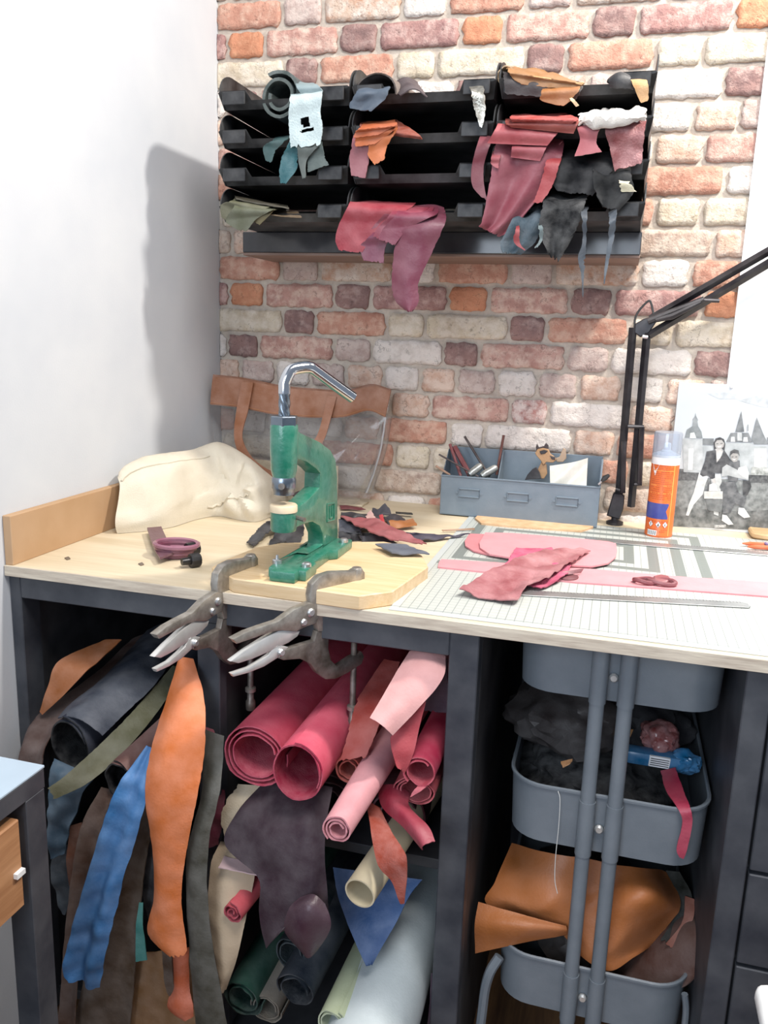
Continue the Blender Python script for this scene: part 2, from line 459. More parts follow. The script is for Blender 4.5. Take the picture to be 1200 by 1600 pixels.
for rep in range(-1, 3):
    for r, (x0, row) in enumerate(ROWS):
        zc = 1.9 - BH / 2 - r * PITCH - rep * 9 * PITCH
        if zc < BZ - 0.02 or zc > 2.07: continue
        tot = sum(w for _, w in row); sc = (PER - GAP * len(row)) / tot
        x = x0 - PER * 3; k = 0
        while x < XR:
            kind, w_ = row[k % len(row)]; w = w_ * sc; xa, xb = x, x + w
            x += w + GAP; k += 1
            if xb < 0.008 or xa > XR - 0.03: continue
            if xa > 1.31: continue
            cx = (xa + xb) / 2; key = 'brick_%d_%d' % (r, (k - 1) % len(row))
            cut = xa < 0.0
            me = None if cut else bpy.data.meshes.get(key)
            if me is None:
                vv, ff = brick_geom(w, BH, r * 7.3 + (k % len(row)) * 1.9, (0.0005 - cx) if cut else None)
                me = bpy.data.meshes.new(key if not cut else key + '_cut'); me.from_pydata([tuple(p) for p in vv], [], ff)
                me.materials.append(MATS['brick_' + kind]); me.polygons.foreach_set('use_smooth', [len(me.polygons) - q_ > 2 * ((17 if w > .1 else 10) + 6) - 4 for q_ in range(len(me.polygons))]); me.update()
            o = bpy.data.objects.new('brick', me); COL.objects.link(o); o.parent = wall_back
            o.location = Vector((cx, 0.0, zc)) - ORG[wall_back]; nb += 1
print('bricks', nb)

# ---- skirting board along the white wall on the bench
mdf = plain('mdf', 'b59069', 0.75, 0, 0.1, 9)
tag(G().box(0.0005, 0.016, BF + 0.004, -0.01, BZ, BZ + 0.082, 0.001).build('trim_1', mdf, smooth=False), kind='structure',
    label='tan fibreboard upstand along the white wall')

# ================================================================== BENCH
ply = wood('pale_plywood', 'd6c8ae', 'c6b597', 0, 0.6, 0.55)
edge = wood('plywood_edge', 'cfc4b2', 'a8998a', 0, 2.2, 0.7)
char = plain('charcoal_paint', '2c3039', 0.5, 0, 0.10, 14, 0.1, 120)
charin = plain('charcoal_board', '222329', 0.6, 0, 0.1, 12)
wt = thing('worktop', 'pale plywood worktop along the brick wall', 'worktop', (0.85, -0.39, 0.853))
G().box(0.001, 1.7, BF + 0.003, -0.002, 0.8535, BZ, 0.0008).build('top_board', ply, wt, smooth=False)
G().box(0.001, 1.7, BF, BF + 0.003, 0.8535, BZ, 0.0006).build('front_edge', edge, wt, smooth=False)

su = thing('shelving_unit', 'charcoal painted open shelving unit under the worktop, stuffed with leather', 'shelf', (0.38, -0.4, 0))
def panel(nm, x0, x1, y0, y1, z0, z1, p, m=char, bev=0.0015): return G().box(x0, x1, y0, y1, z0, z1, bev).build(nm, m, p, smooth=False)
panel('post', 0.001, 0.022, -0.765, -0.72, 0, 0.853, su)
panel('side_panel', 0.001, 0.016, -0.72, -0.03, 0, 0.853, su, charin)
panel('post', 0.341, 0.379, -0.765, -0.74, 0, 0.815, su)
panel('divider', 0.350, 0.368, -0.74, -0.03, 0.03, 0.853, su, charin)
panel('post', 0.737, 0.779, -0.765, -0.73, 0, 0.853, su)
panel('side_panel', 0.761, 0.779, -0.73, -0.03, 0, 0.853, su, charin)
panel('rail', 0.022, 0.737, -0.765, -0.74, 0.815, 0.853, su)
panel('back_panel', 0.016, 0.761, -0.03, -0.022, 0.0, 0.853, su, charin)
panel('shelf_board', 0.368, 0.761, -0.70, -0.03, 0.425, 0.443, su, charin)
panel('bottom_board', 0.016, 0.761, -0.73, -0.03, 0.02, 0.04, su, charin)

dc = thing('drawer_cabinet', 'dark charcoal drawer cabinet beside the grey trolley', 'cabinet', (1.4, -0.4, 0))
panel('side_panel', 1.126, 1.158, -0.765, -0.03, 0, 0.853, dc)
panel('body', 1.158, 1.68, -0.745, -0.03, 0.0, 0.853, dc, charin)
zs = [0.02, py(1180, 1515, -.765).z, py(1180, 1366, -.765).z, 0.853]
for a, b in zip(zs, zs[1:]):
    dr = panel('drawer_front', 1.162, 1.676, -0.763, -0.745, a + 0.003, b - 0.003, dc)
    G().tube([(1.36, -0.763, (a + b) / 2), (1.36, -0.785, (a + b) / 2), (1.46, -0.785, (a + b) / 2), (1.46, -0.763, (a + b) / 2)], 0.004, 8).build('handle', plain('dull_steel', '8a8c90', 0.35, 1.0), dr)

# ---- side table whose corner shows in front of the shelving
st = thing('side_table', 'dark framed side table with pale glossy top and wooden drawer', 'table', (0.2, -1.25, 0))
C0 = py(70, 1195, -1.02); tx, tz = C0.x, C0.z
G().box(0.012, tx, -1.62, -1.02, tz - 0.004, tz, 0.001).build('table_top', plain('pale_laminate', 'a9bac9', 0.18, 0, .05, 10), st, smooth=False)
G().box(0.012, tx - .001, -1.62, -1.0205, tz - 0.032, tz - 0.0045, 0.001).build('rail', char, st, smooth=False)
for y0 in (-1.058, -1.62):
    for x0 in (0.012, tx - 0.037): G().box(x0, x0 + .036, y0, y0 + .036, 0, tz - .032, 0.001).build('leg', char, st, smooth=False)
dw = G().box(0.06, tx - 0.004, -1.575, -1.068, tz - 0.175, tz - 0.05, 0.002).build('drawer', wood('oak_drawer', 'b98a62', '9a6c48', 1, 1.0), st, smooth=False)
G().box(tx - .004, tx + .002, -1.085, -1.07, tz - 0.125, tz - 0.118).build('catch', plain('white_plastic', 'eef0f0', 0.4), dw, smooth=False)
G().box(0.03, tx - .02, -1.6, -1.04, 0.10, 0.115, 0.001).build('lower_shelf', char, st, smooth=False)

# ---- white stool edge low beside the drawers
ws = thing('white_stool', 'white plastic stool standing by the drawer cabinet', 'stool', (1.3, -1.25, 0))
q = py(1180, 1532, -1.0)
pts = smooth_outline([Vector((q.x + .002, -1.0, q.z)), Vector((q.x + .30, -1.0, q.z)), Vector((q.x + .30, -1.34, q.z)), Vector((q.x + .002, -1.34, q.z))], 2)
b = G(); b.box(q.x, q.x + .30, -1.34, -0.995, q.z - .028, q.z, 0.012, seg=3); b.build('seat', plain('white_plastic', 'eef0f0', 0.4), ws)
for dx in (0.03, .25):
    for y in (-1.31, -1.04): G().tube([(q.x + dx, y, q.z - .028), (q.x + dx * 1.1 - .01, y, 0)], [.016, .012], 10).build('leg', plain('white_plastic', 'eef0f0', 0.4), ws)

# ================================================================== WALL RACK
black = plain('black_plastic', '07080b', 0.38, 0, 0.15, 20, spec=0.22)
sh = thing('wall_shelf', 'black shelf board with brown underside carrying the letter trays', 'shelf', (0.54, -0.08, 1.411))
xl, xr = 0.14, 0.952
G().box(xl, xr, -0.17, -0.0045, 1.417, 1.4585, 0.0015).build('board', plain('black_gloss', '191b24', 0.16, 0, 0.1, 8), sh, smooth=False)
G().box(xl, xr, -0.168, -0.0045, 1.411, 1.417, 0.001).build('underside', wood('brown_veneer', '8c7468', '735d54', 0), sh, smooth=False)
TX = [0.166, 0.428, 0.690, 0.952]; TZ = [1.659, 1.592, 1.525, 1.4588]; YF = -0.335; YB = -0.008
def make_tray(W):
    t = bpy.data.objects.new('letter_tray', None); COL.objects.link(t); ORG[t] = Vector((0, 0, 0)); t.empty_display_size = .03
    w = W - 0.004; i = 0.005   # flare
    floor_ = G(); floor_.prism([(i, YF + .018, 0), (w - i, YF + .018, 0), (w - .004, YB, 0), (.004, YB, 0)], (0, 0, 1), .0025); floor_.build('floor_panel', black, t, smooth=False)
    for sx in (0, 1):
        prof = [(YF + .016, 0.0), (YF, 0.026)]
        for k in range(9):
            a = k / 8 * pi / 2; prof.append((YF + .004 + .05 * (1 - cos(a)), 0.026 + .0405 * sin(a)))
        prof += [(YB, .0665), (YB, 0.0)]
        g = G(); vv = []; n = len(prof)
        for off in (0, .0022):
            for (y, z) in prof:
                fl = i * (1 - z / .03) if z < .03 else 0
                fl *= max(0, min(1, (YB - y) / .3))
                x = fl + off if sx == 0 else w - fl - off
                vv.append(Vector((x, y, z)))
        ff = [tuple(range(n)), tuple(range(2 * n - 1, n - 1, -1))] + [(k, n + k, n + (k + 1) % n, (k + 1) % n) for k in range(n)]
        g._add(vv, ff); g.build('side_wall', black, t, smooth=False)
    g = G(); lip = [(i, 0.0), (w - i, 0.0), (w, .026), (w - .004, .029), (w - .056, .029), (w - .064, .014), (.064, .014), (.056, .029), (.004, .029), (0, .026)]
    n = len(lip); vv = []
    for off in (0, .0024):
        for (x, z) in lip: vv.append(Vector((x, YF + .018 - .018 * min(1, z / .026) + off, z)))
    g._add(vv, [tuple(range(n))[::-1], tuple(range(n, 2 * n))] + [(k, (k + 1) % n, n + (k + 1) % n, n + k) for k in range(n)])
    g.build('front_lip', black, t, smooth=False)
    G().box(.004, w - .004, YB - .0025, YB, 0, .062).build('back_wall', black, t, smooth=False)
    for x in (.010, w - .056):
        G().box(x, x + .046, YF - .0045, YF + .0002, .004, .027, .0012).build('label_tab', plain('tab_plastic', '111318', 0.45, spec=.25), t, smooth=False)
    return t
tray0 = make_tray(TX[1] - TX[0])
tier = ['top tier', 'second tier from the top', 'third tier from the top', 'bottom tier, resting on the shelf']
colw = ['column nearest the white wall', 'middle column', 'column farthest from the white wall']
for r in range(4):
    for c in range(3):
        o = tray0 if (r, c) == (0, 0) else copy_tree(tray0)
        o.location = (TX[c] + .003, 0, TZ[r]); tag(o, 'black plastic letter tray, %s, %s' % (tier[r], colw[c]), 'tray', 'letter trays on the wall shelf')

# ---- leather in the rack. h(u,v,k): a point hanging k layers in front of the trays
def h(u, v, k=0): return py(u, v, -0.344 - 0.007 * k)
def ins(u, v, dy=0.0): return py(u, v, -0.29 + dy)
RG = 'leather offcuts in the wall trays'
def hang(name, label, Ls, Rs, mats, k=0, deep=-.26, cat='leather', **kw):
    """first pair of points lies inside the tray, the others hang outside"""
    L = [py(Ls[0][0], Ls[0][1], deep)] + [h(u, v, k) for u, v in Ls[1:]]
    R = [py(Rs[0][0], Rs[0][1], deep)] + [h(u, v, k) for u, v in Rs[1:]]
    return strip(name, label, cat, L, R, mats, group=kw.pop('group', RG), **kw)

def LE_dim(c, *a, **k):  # leather colour scaled down: the weaker light at the rack is painted in
    return leather('%02x%02x%02x' % tuple(int(int(c[i:i + 2], 16) * .86) for i in (0, 2, 4)), *a, **k)
# top tier
roll('leather_roll', 'charcoal leather roll with pale edge in the top tray beside the white snakeskin strip', 'leather', py(436, 150, -.325), span(436, 150, -.325, 36),
     [LE_dim('3c474c', .5), suede('4a5452')], .28, (0.05, 1, 0), 1.9, .006, .022, pi * .9, group=RG)
hang('leather_offcut', 'small pale blue-grey leather tab above the snakeskin strip', [(462, 128), (463, 136), (470, 146)], [(490, 130), (498, 134), (506, 144)], LE_dim('8fa3a8'), 1, -.31, rag=.05)
def hol(t, s):
    return (.52 < t < .62 and .32 < s < .6) or (.70 < t < .76 and .38 + (t - .7) * -1.5 < s < .7) or (.64 < t < .67 and .4 < s < .62)
hang('snakeskin_strip', 'white snakeskin strip with torn holes hanging from the top tray', [(455, 148), (453, 153), (451, 185), (452, 210), (454, 233)],
     [(503, 143), (504, 146), (501, 175), (505, 200), (500, 228)], [plain('snakeskin', 'b2c2c4', .4, 0, .1, 300, .6, 300), suede('7d8a8a')], 3, -.3, n=(40, 20), holes=hol, rag=.08, rag_end=.9)
roll('leather_roll', 'taupe curled leather in the top tray behind the slate-blue flap', 'leather', py(585, 146, -.32), span(585, 146, -.32, 33),
     [LE_dim('7a6a62', .6), suede('4e443f')], .25, (0.2, 1, 0), .62, .003, .045, -.15, squash=.8, group=RG)
hang('leather_offcut', 'slate-blue leather flap over the top tray edge', [(560, 138), (557, 143), (548, 160), (546, 170)], [(608, 136), (610, 140), (600, 158), (580, 175)], LE_dim('48586a', .6), 2, -.3, fold=(.003, 1.2, 0))
hang('leather_offcut', 'dark mauve leather lump lying in the top middle tray', [(612, 138), (625, 150)], [(652, 128), (668, 152)], LE_dim('4c3d42'), 0, -.27, bulge=.012)
hang('foil_strip', 'crackled silver metallic leather strip hanging from the top tray', [(728, 134), (734, 140), (740, 168), (750, 200)], [(754, 134), (757, 142), (759, 172), (754, 200)],
     [plain('silver_foil', 'b9b4a6', .28, .75, .5, 160, .8, 150), suede('8a8377')], 2, -.29, wr=.004, rag=.2, cat='leather')
hang('leather_offcut', 'dark brown leather fold under the tan leather in the top tray', [(783, 108), (786, 118), (788, 148)], [(905, 128), (912, 138), (900, 156)], LE_dim('3a3030'), 0, -.28)
roll('leather_roll', 'small brown curl of leather standing out of the top tray beside the tan fold', 'leather', py(790, 118, -.325), span(790, 118, -.325, 14), [LE_dim('6d5a50', .7), suede('b59a7a')], .2, (0.25, 1, 0), .8, .002, .016, .3, group=RG)
hang('leather_offcut', 'tan leather fold over the top tray edge', [(790, 104), (792, 110), (800, 122), (815, 132)], [(850, 110), (905, 128), (910, 134), (880, 140)], [LE_dim('a5713c', .6), suede('c49a68')], 1, -.28, wr=.005)
hang('leather_offcut', 'golden-brown leather flap with a pale cut tip below the tan fold', [(845, 135), (846, 142), (844, 156), (868, 164)], [(885, 135), (907, 136), (893, 156), (880, 166)], [LE_dim('a8692e', .55), suede('c8a878')], 2, -.3)
hang('leather_offcut', 'narrow cream strip end beside the golden-brown flap', [(888, 154), (889, 156), (900, 167)], [(894, 152), (896, 154), (906, 165)], suede('d9c39a'), 3, -.32, rag_end=.2)
hang('leather_offcut', 'pale tan leather end over the top tray near the shelf end', [(984, 124), (986, 128), (996, 150), (1001, 161)], [(1003, 124), (1012, 128), (1014, 150), (1012, 158)], suede('bb9264'), 1, -.3)
hang('leather_offcut', 'black bent leather lying in the top tray near the shelf end', [(948, 128), (950, 124), (952, 138)], [(984, 124), (985, 120), (990, 140)], LE_dim('2b2a2e'), 0, -.27, bulge=.008)
# second tier
hang('leather_offcut', 'dark teal leather leaf beside the snakeskin strip', [(428, 216), (425, 220), (411, 230), (415, 252)], [(455, 212), (450, 217), (432, 235), (424, 255)], LE_dim('2f5557', .6), 1, -.28)
hang('leather_offcut', 'teal suede leaf hanging below the snakeskin strip', [(452, 215), (452, 222), (440, 245), (436, 270), (438, 287)], [(475, 215), (470, 222), (466, 240), (465, 262), (446, 289)], [suede('2f6068'), suede('24484e')], 1, -.28)
hang('leather_offcut', 'grey-green leather tail peeking below the snakeskin strip', [(466, 215), (464, 225), (466, 250), (473, 280)], [(504, 215), (500, 225), (480, 250), (478, 278)], LE_dim('55605c', .6), 2, -.28)
hang('leather_offcut', 'moss-grey leather flap below the snakeskin strip corner', [(476, 218), (476, 225), (480, 250), (480, 270)], [(506, 218), (504, 225), (508, 245), (515, 258)], LE_dim('4f5f5d', .6), 1, -.28)
OR = ['c4602c', 'cf6a2e', 'd8763a']
hang('leather_offcut', 'rust suede piece with a tail behind the orange flaps', [(563, 192), (562, 198), (568, 206)], [(620, 188), (655, 210), (660, 218)], suede('7e331c'), 0, -.28, rag_end=.7)
hang('leather_offcut', 'mauve-pink leather tongue hanging under the orange flaps', [(556, 205), (551, 215), (546, 250), (549, 275)], [(588, 205), (583, 218), (577, 250), (571, 279)], [LE_dim('a3616a', .55), suede('8a4650')], 1, -.28)
hang('leather_offcut', 'orange leather flap, longest of the orange stack', [(580, 198), (580, 210), (574, 240), (585, 258)], [(622, 196), (620, 204), (605, 230), (601, 250)], LE_dim(OR[2]), 2, -.28)
hang('leather_offcut', 'orange leather flap, middle of the orange stack', [(560, 200), (557, 208), (554, 222), (556, 230)], [(622, 194), (620, 200), (602, 214), (585, 226)], LE_dim(OR[1]), 3, -.28)
hang('leather_offcut', 'burnt orange leather flap, uppermost of the orange stack', [(568, 192), (562, 200), (554, 208), (552, 216)], [(618, 188), (621, 195), (612, 200), (590, 212)], LE_dim(OR[0]), 4, -.28)
hang('leather_strap', 'crimson leather strap looping down beside the red stack', [(752, 208), (748, 218), (737, 260), (738, 290), (752, 308)], [(774, 208), (768, 222), (757, 255), (756, 285), (762, 315)], [LE_dim('7c2e3c', .45), suede('5d2430')], 1, -.28, rag=.03)
hang('leather_offcut', 'dusky rose leather sheet, largest of the red stack, hanging far down', [(780, 215), (772, 240), (765, 290), (754, 345), (749, 355)], [(880, 205), (880, 235), (862, 280), (815, 340), (782, 372)], [LE_dim('9a4a58', .5), suede('8a4450')], 2, -.28, fold=(.008, 1.6, .6), rag=.06)
hang('leather_offcut', 'bright red leather tongue at the edge of the dusky rose sheet', [(855, 235), (852, 250), (846, 280), (832, 318)], [(878, 235), (877, 250), (864, 290), (846, 318)], LE_dim('b23c40', .5), 3, -.28)
hang('leather_offcut', 'rose leather tab under the coral flap', [(770, 236), (768, 243), (766, 255), (774, 262)], [(786, 236), (784, 243), (780, 256), (780, 264)], LE_dim('b5555e'), 4, -.3)
hang('leather_offcut', 'small square rose leather flap below the coral flap', [(800, 222), (800, 228), (798, 246)], [(856, 222), (855, 228), (844, 252)], [LE_dim('a84a54'), suede('b0545c')], 4, -.28, rag=.02, rag_end=.1)
hang('leather_offcut', 'coral leather flap with a straight cut edge', [(778, 192), (776, 198), (761, 224)], [(876, 196), (872, 206), (855, 228)], [LE_dim('b84e55', .5), suede('b85a5c')], 5, -.28, rag=.01, rag_end=.05)
hang('leather_offcut', 'brick-red leather flap layered on the coral flap', [(790, 186), (790, 192), (800, 199)], [(902, 184), (904, 190), (896, 209)], [LE_dim('a8493e', .5), suede('c0674a')], 6, -.28, rag=.03, rag_end=.1)
hang('leather_offcut', 'ragged vermilion suede on top of the red stack', [(800, 180), (796, 184), (800, 190)], [(885, 178), (904, 186), (890, 194)], suede('9c3a34'), 7, -.28, rag_end=.8)
hang('leather_offcut', 'pink axe-shaped leather piece under the white fringe', [(902, 190), (900, 196), (906, 218), (897, 245)], [(936, 192), (938, 198), (932, 222), (941, 238)], [LE_dim('c66a72', .6), suede('d8b8b0')], 4, -.28, rag=.04, rag_end=.2)
hang('leather_offcut', 'crinkled brick-red leather piece at the end of the second tray', [(948, 190), (943, 196), (952, 230), (960, 268)], [(1012, 186), (1009, 194), (1005, 235), (1003, 256)], [LE_dim('a24a4c', .5, .35, bump=.8), suede('8c4244')], 3, -.28, wr=.006)
hang('fleece_fringe', 'white fleece strip lying along the second tray edge', [(903, 186), (903, 188), (904, 196)], [(1010, 176), (1011, 180), (1010, 190)], suede('d6d2cc'), 5, -.29, wr=.016, bulge=.008, rag=.5, rag_end=.9, cat='fleece')
# third tier
hang('leather_offcut', 'navy-black hide draped from the third tray below the pink piece', [(872, 235), (868, 255), (862, 285), (872, 300)], [(960, 240), (960, 262), (940, 290), (925, 306)], [LE_dim('0b0d14', .8, spec=.15), suede('101218')], 1, -.28, fold=(.006, 1.4, 0), rag_end=.9)
hang('leather_offcut', 'black hide draped below the crinkled brick-red piece', [(925, 250), (925, 270), (930, 300), (942, 325)], [(988, 250), (986, 270), (990, 300), (965, 330)], [LE_dim('0f1216', .8, spec=.15), suede('141619')], 2, -.28, fold=(.005, 1.2, 1))
hang('leather_offcut', 'cream fur scrap at the edge of the black hide', [(968, 276), (966, 282), (970, 300)], [(980, 276), (984, 284), (996, 300)], suede('c5bfa6'), 3, -.3, rag=.3)
hang('leather_offcut', 'long black furry hide hanging below the shelf', [(850, 300), (848, 318), (842, 360), (858, 400)], [(925, 300), (915, 320), (900, 360), (872, 412)], [suede('15171a'), suede('101114')], 3, -.28, fold=(.006, 1.2, .4), rag_end=.9)
hang('leather_offcut', 'steel-blue suede hanging beside the black furry hide', [(808, 330), (800, 345), (782, 378), (786, 396)], [(852, 320), (850, 340), (838, 375), (812, 398)], [suede('42535e'), suede('37454f')], 2, -.28, fold=(.006, 1.5, .4))
hang('leather_offcut', 'small red pointed leather tip in front of the steel-blue suede', [(806, 345), (806, 356), (802, 378), (820, 392)], [(810, 343), (812, 356), (813, 380), (822, 391)], LE_dim('a03238'), 4, -.3)
hang('leather_offcut', 'pale grey-green narrow leather slip beside the steel-blue suede', [(840, 345), (840, 352), (842, 375), (834, 388)], [(846, 345), (848, 352), (849, 372), (840, 388)], LE_dim('66777a'), 4, -.3)
hang('leather_strip', 'long thin slate strip ending in a fine point below the shelf', [(904, 322), (907, 332), (910, 375), (902, 405), (908, 430), (910, 465)], [(922, 322), (919, 332), (917, 375), (916, 405), (913, 430), (911.5, 466)], LE_dim('3a424c', .45), 5, -.29, n=(40, 6), rag=.25)
hang('leather_strip', 'shorter thin slate strip with glints below the shelf', [(950, 330), (951, 340), (950, 375), (945, 410), (943, 444)], [(967, 322), (964, 332), (961, 365), (951, 412), (944.5, 445)], LE_dim('4c5660', .35), 5, -.29, n=(40, 6), rag=.2)
# bottom tier
for i, (Ls, Rs, c, lb) in enumerate([
    ([(366, 309), (362, 314), (345, 320), (346, 340)], [(430, 322), (420, 325), (385, 340), (365, 352)], '66644a', 'olive leather leaf, uppermost of the olive bundle'),
    ([(372, 312), (366, 322), (352, 345), (372, 360)], [(440, 326), (428, 328), (405, 340), (384, 362)], '5c6048', 'olive leather leaf, longest of the olive bundle'),
    ([(400, 322), (398, 330), (396, 346)], [(436, 326), (428, 330), (406, 352)], '6e6236', 'mustard-olive leather leaf of the olive bundle')]):
    hang('leather_offcut', lb, Ls, Rs, LE_dim(c, .6), 1 + (i == 1), -.28)
hang('leather_offcut', 'tan card-like leather lying in the bottom tray behind the olive bundle', [(405, 326), (415, 336)], [(465, 330), (472, 340)], suede('7d684e'), 0, -.27)
hang('leather_offcut', 'dark olive leather strip lying on the olive bundle', [(366, 306), (368, 311)], [(450, 322), (452, 327)], LE_dim('5a5340'), 1, -.28, rag_end=.2)
hang('leather_offcut', 'scarlet leather flap with rounded end hanging from the bottom tray', [(548, 314), (545, 320), (530, 350), (524, 375), (530, 392)], [(650, 318), (640, 326), (605, 350), (580, 375), (565, 396)], [LE_dim('a2303f', .5), suede('8c2c38')], 2, -.28, rag=.04)
for i in range(3):
    hang('leather_offcut', ['folded crimson leather layer beside the scarlet flap, innermost', 'folded crimson leather layer beside the scarlet flap, middle', 'folded crimson leather layer beside the scarlet flap, outermost'][i],
         [(600 + 8 * i, 322), (605 + 8 * i, 328 + 2 * i), (586 + 6 * i, 350 + 4 * i), (575 + 8 * i, 365 + 5 * i)], [(672 + 6 * i, 322), (666 + 8 * i, 328 + 3 * i), (620 + 10 * i, 350 + 3 * i), (592 + 12 * i, 376 + 4 * i)], LE_dim(['8c3044', '93344a', '86304a'][i], .4), 2 + i, -.28, rag=.04)
hang('leather_offcut', 'short plum leather tongue between the scarlet flap and the long plum strip', [(590, 345), (582, 365), (562, 385), (568, 408)], [(640, 335), (622, 360), (603, 385), (600, 412)], LE_dim('7d3550', .45), 2, -.28)
hang('leather_offcut', 'long plum-red leather strip reaching lowest on the bricks', [(640, 325), (632, 350), (617, 385), (612, 440), (618, 470), (638, 488)], [(694, 325), (697, 345), (680, 385), (655, 440), (655, 470), (644, 488)], [LE_dim('7c2f48', .45), suede('6c2a3e')], 3, -.28, bulge=.006, rag=.14, rag_end=.9)

# ================================================================== ON THE BENCH
steel = plain('steel', 'c0c2c4', 0.3, 0.8, 0.2, 40)
nickel = plain('worn_nickel', 'a39c92', 0.4, 0.7, 0.35, 60, .2, 180)
darksteel = plain('dark_steel', '7a7066', 0.42, 0.65, 0.35, 50, .2, 160)
chrome = plain('chrome', 'c9ccd2', 0.14, 1.0, 0.1, 30)

# ---- cutting mat
def mat_material(x0, x1, y0, y1, cx, cy):
    m, t, b = newmat('cutting_mat_print'); tc = t.add('ShaderNodeTexCoord'); g = t.add('ShaderNodeNewGeometry')
    sx = t.add('ShaderNodeSeparateXYZ'); t.link(g.outputs['Position'], sx.inputs[0]); X, Y = sx.outputs[0], sx.outputs[1]
    def lines(v, o, p, w):
        fr = t.math('FRACT', t.math('DIVIDE', t.math('SUBTRACT', v, o), p)); return t.math('LESS_THAN', fr, w)
    gl = t.math('MAXIMUM', lines(X, x0, .0127, .085), t.math('MULTIPLY', lines(Y, y0, .0127, .085), .55))
    ax = t.math('ABSOLUTE', t.math('SUBTRACT', X, cx)); ay = t.math('ADD', t.math('ABSOLUTE', t.math('SUBTRACT', Y, cy)), .045)
    d = t.math('MAXIMUM', ax, ay)
    fr = t.math('FRACT', t.math('DIVIDE', t.math('SUBTRACT', d, .096), .0425))
    band = t.math('MULTIPLY', t.math('LESS_THAN', fr, .44), t.math('MULTIPLY', t.math('LESS_THAN', d, .245), t.math('GREATER_THAN', d, .09)))
    bd = t.math('MAXIMUM', t.math('LESS_THAN', t.math('SUBTRACT', Y, y0), .012), t.math('LESS_THAN', t.math('SUBTRACT', X, x0), .012))
    bl = t.math('MULTIPLY', t.math('GREATER_THAN', t.math('SUBTRACT', Y, y0), .0155), t.math('LESS_THAN', t.math('SUBTRACT', Y, y0), .017))
    c = t.mix(t.math('MULTIPLY', gl, .6), hx('b4b8b3'), hx('525c5e'))
    c = t.mix(t.math('MULTIPLY', band, t.math('SUBTRACT', .85, t.math('MULTIPLY', gl, .5))), c, hx('646c69'))
    c = t.mix(bd, c, hx('b6bbba')); c = t.mix(bl, c, hx('6f7c80'))
    n = t.noise(9, 5, tc.outputs['Object']); c = t.mix(t.math('MULTIPLY', t.math('GREATER_THAN', n.outputs[0], .66), .25), c, hx('b8bab4'))
    t.link(c, b.inputs['Base Color']); b.inputs['Roughness'].default_value = .42; return m
mx0, mx1, my0, my1 = 0.645, 1.52, -0.762, -0.075
tag(G().box(mx0, mx1, my0, my1, BZ, BZ + .002, .0006).build('cutting_mat', mat_material(mx0, mx1, my0, my1, 0.875, -0.30), smooth=False),
    'white gridded cutting mat with nested grey rectangles on the worktop', 'cutting mat')
MZ = BZ + .002

# ---- wooden board under the press
bz = BZ + .022
bd_pts = [pz(u, v, bz) for u, v in [(331, 886), (345, 877), (400, 855), (440, 848), (600, 846), (636, 853), (660, 868), (669, 885), (613, 924), (561, 931), (365, 904)]]
bo = [Vector((p.x, p.y, BZ)) for p in bd_pts]
tag(G().prism(bo, (0, 0, 1), .022, .0015).build('wooden_board', wood('beech_board', 'd9c09c', 'c8a97e', 0, 1.5, .55)), 'pale wooden board with clipped corners clamped under the green press', 'board')

# ---- green hand press
green = plain('green_enamel', '157059', 0.28, 0, 0.12, 60, .35, 240, coat=.4)
pr = thing('hand_press', 'green cast hand press with bent steel lever on the wooden board', 'press', (0.475, -0.66, bz))
XS = .490; XW = .462
base = [(.452, -.745), (.461, -.745), (.461, -.762), (.501, -.762), (.501, -.745), (.512, -.745), (.512, -.70), (.505, -.69), (.505, -.62), (.516, -.61), (.516, -.535), (.448, -.535), (.448, -.61), (.456, -.62), (.456, -.69), (.447, -.70)]
G().prism([(x, y, bz) for x, y in base], (0, 0, 1), .017, .003, seg=2).build('base_plate', green, pr)
def sil(lst): return [px(u, v, XS) for u, v in lst]
outer = [(462, 668), (470, 676), (500, 690), (517, 703), (525, 718), (527.5, 745), (528, 800), (528, 858)]
inner = [(487, 866), (500, 862), (505, 850), (505, 835), (500, 822), (489, 816), (478, 818), (463, 825), (462, 795), (480, 782), (492, 770), (500, 762), (501, 740), (495, 733), (480, 722), (464, 717)]
fr_ = sil(outer) + sil(inner)
fr_ = [Vector((XS, p.y, max(p.z, bz + .015))) for p in fr_]
G().prism(fr_, (-1, 0, 0), XS - XW, .003, seg=2).build('frame', green, pr)
RX, RY = .4745, -.742
def zat(v): return py(447, v, RY).z
G().lathe([(.0, zat(745)), (.0165, zat(745)), (.019, zat(735)), (.0205, zat(700)), (.0205, zat(668)), (.0195, zat(663)), (0, zat(662))], (RX, RY, 0), 24).build('cylinder', green, pr)
G().lathe([(0, zat(664)), (.0205, zat(664)), (.0205, zat(651)), (.019, zat(649.5)), (0, zat(649.5))], (RX, RY, 0), 6).build('nut', plain('blue_steel', '7d8894', .3, 1.0, .15), pr, smooth=False)
g = G(); rs = .0085; z0, z1 = zat(652), zat(612); vv = []; n = 24; K = 18
for i in range(K + 1):
    q = i / K
    for k in range(n):
        a = 2 * pi * k / n; tw = a + q * 3.6
        r = rs * (1 - .30 * (0.5 + .5 * cos(4 * tw)) ** 3); vv.append(Vector((RX + r * cos(a), RY + r * sin(a), z0 + (z1 - z0) * q)))
g._add(vv, [(i * n + k, i * n + (k + 1) % n, (i + 1) * n + (k + 1) % n, (i + 1) * n + k) for i in range(K) for k in range(n)])
g.build('screw_shaft', plain('blue_steel', '7d8894', .3, 1.0, .15), pr)
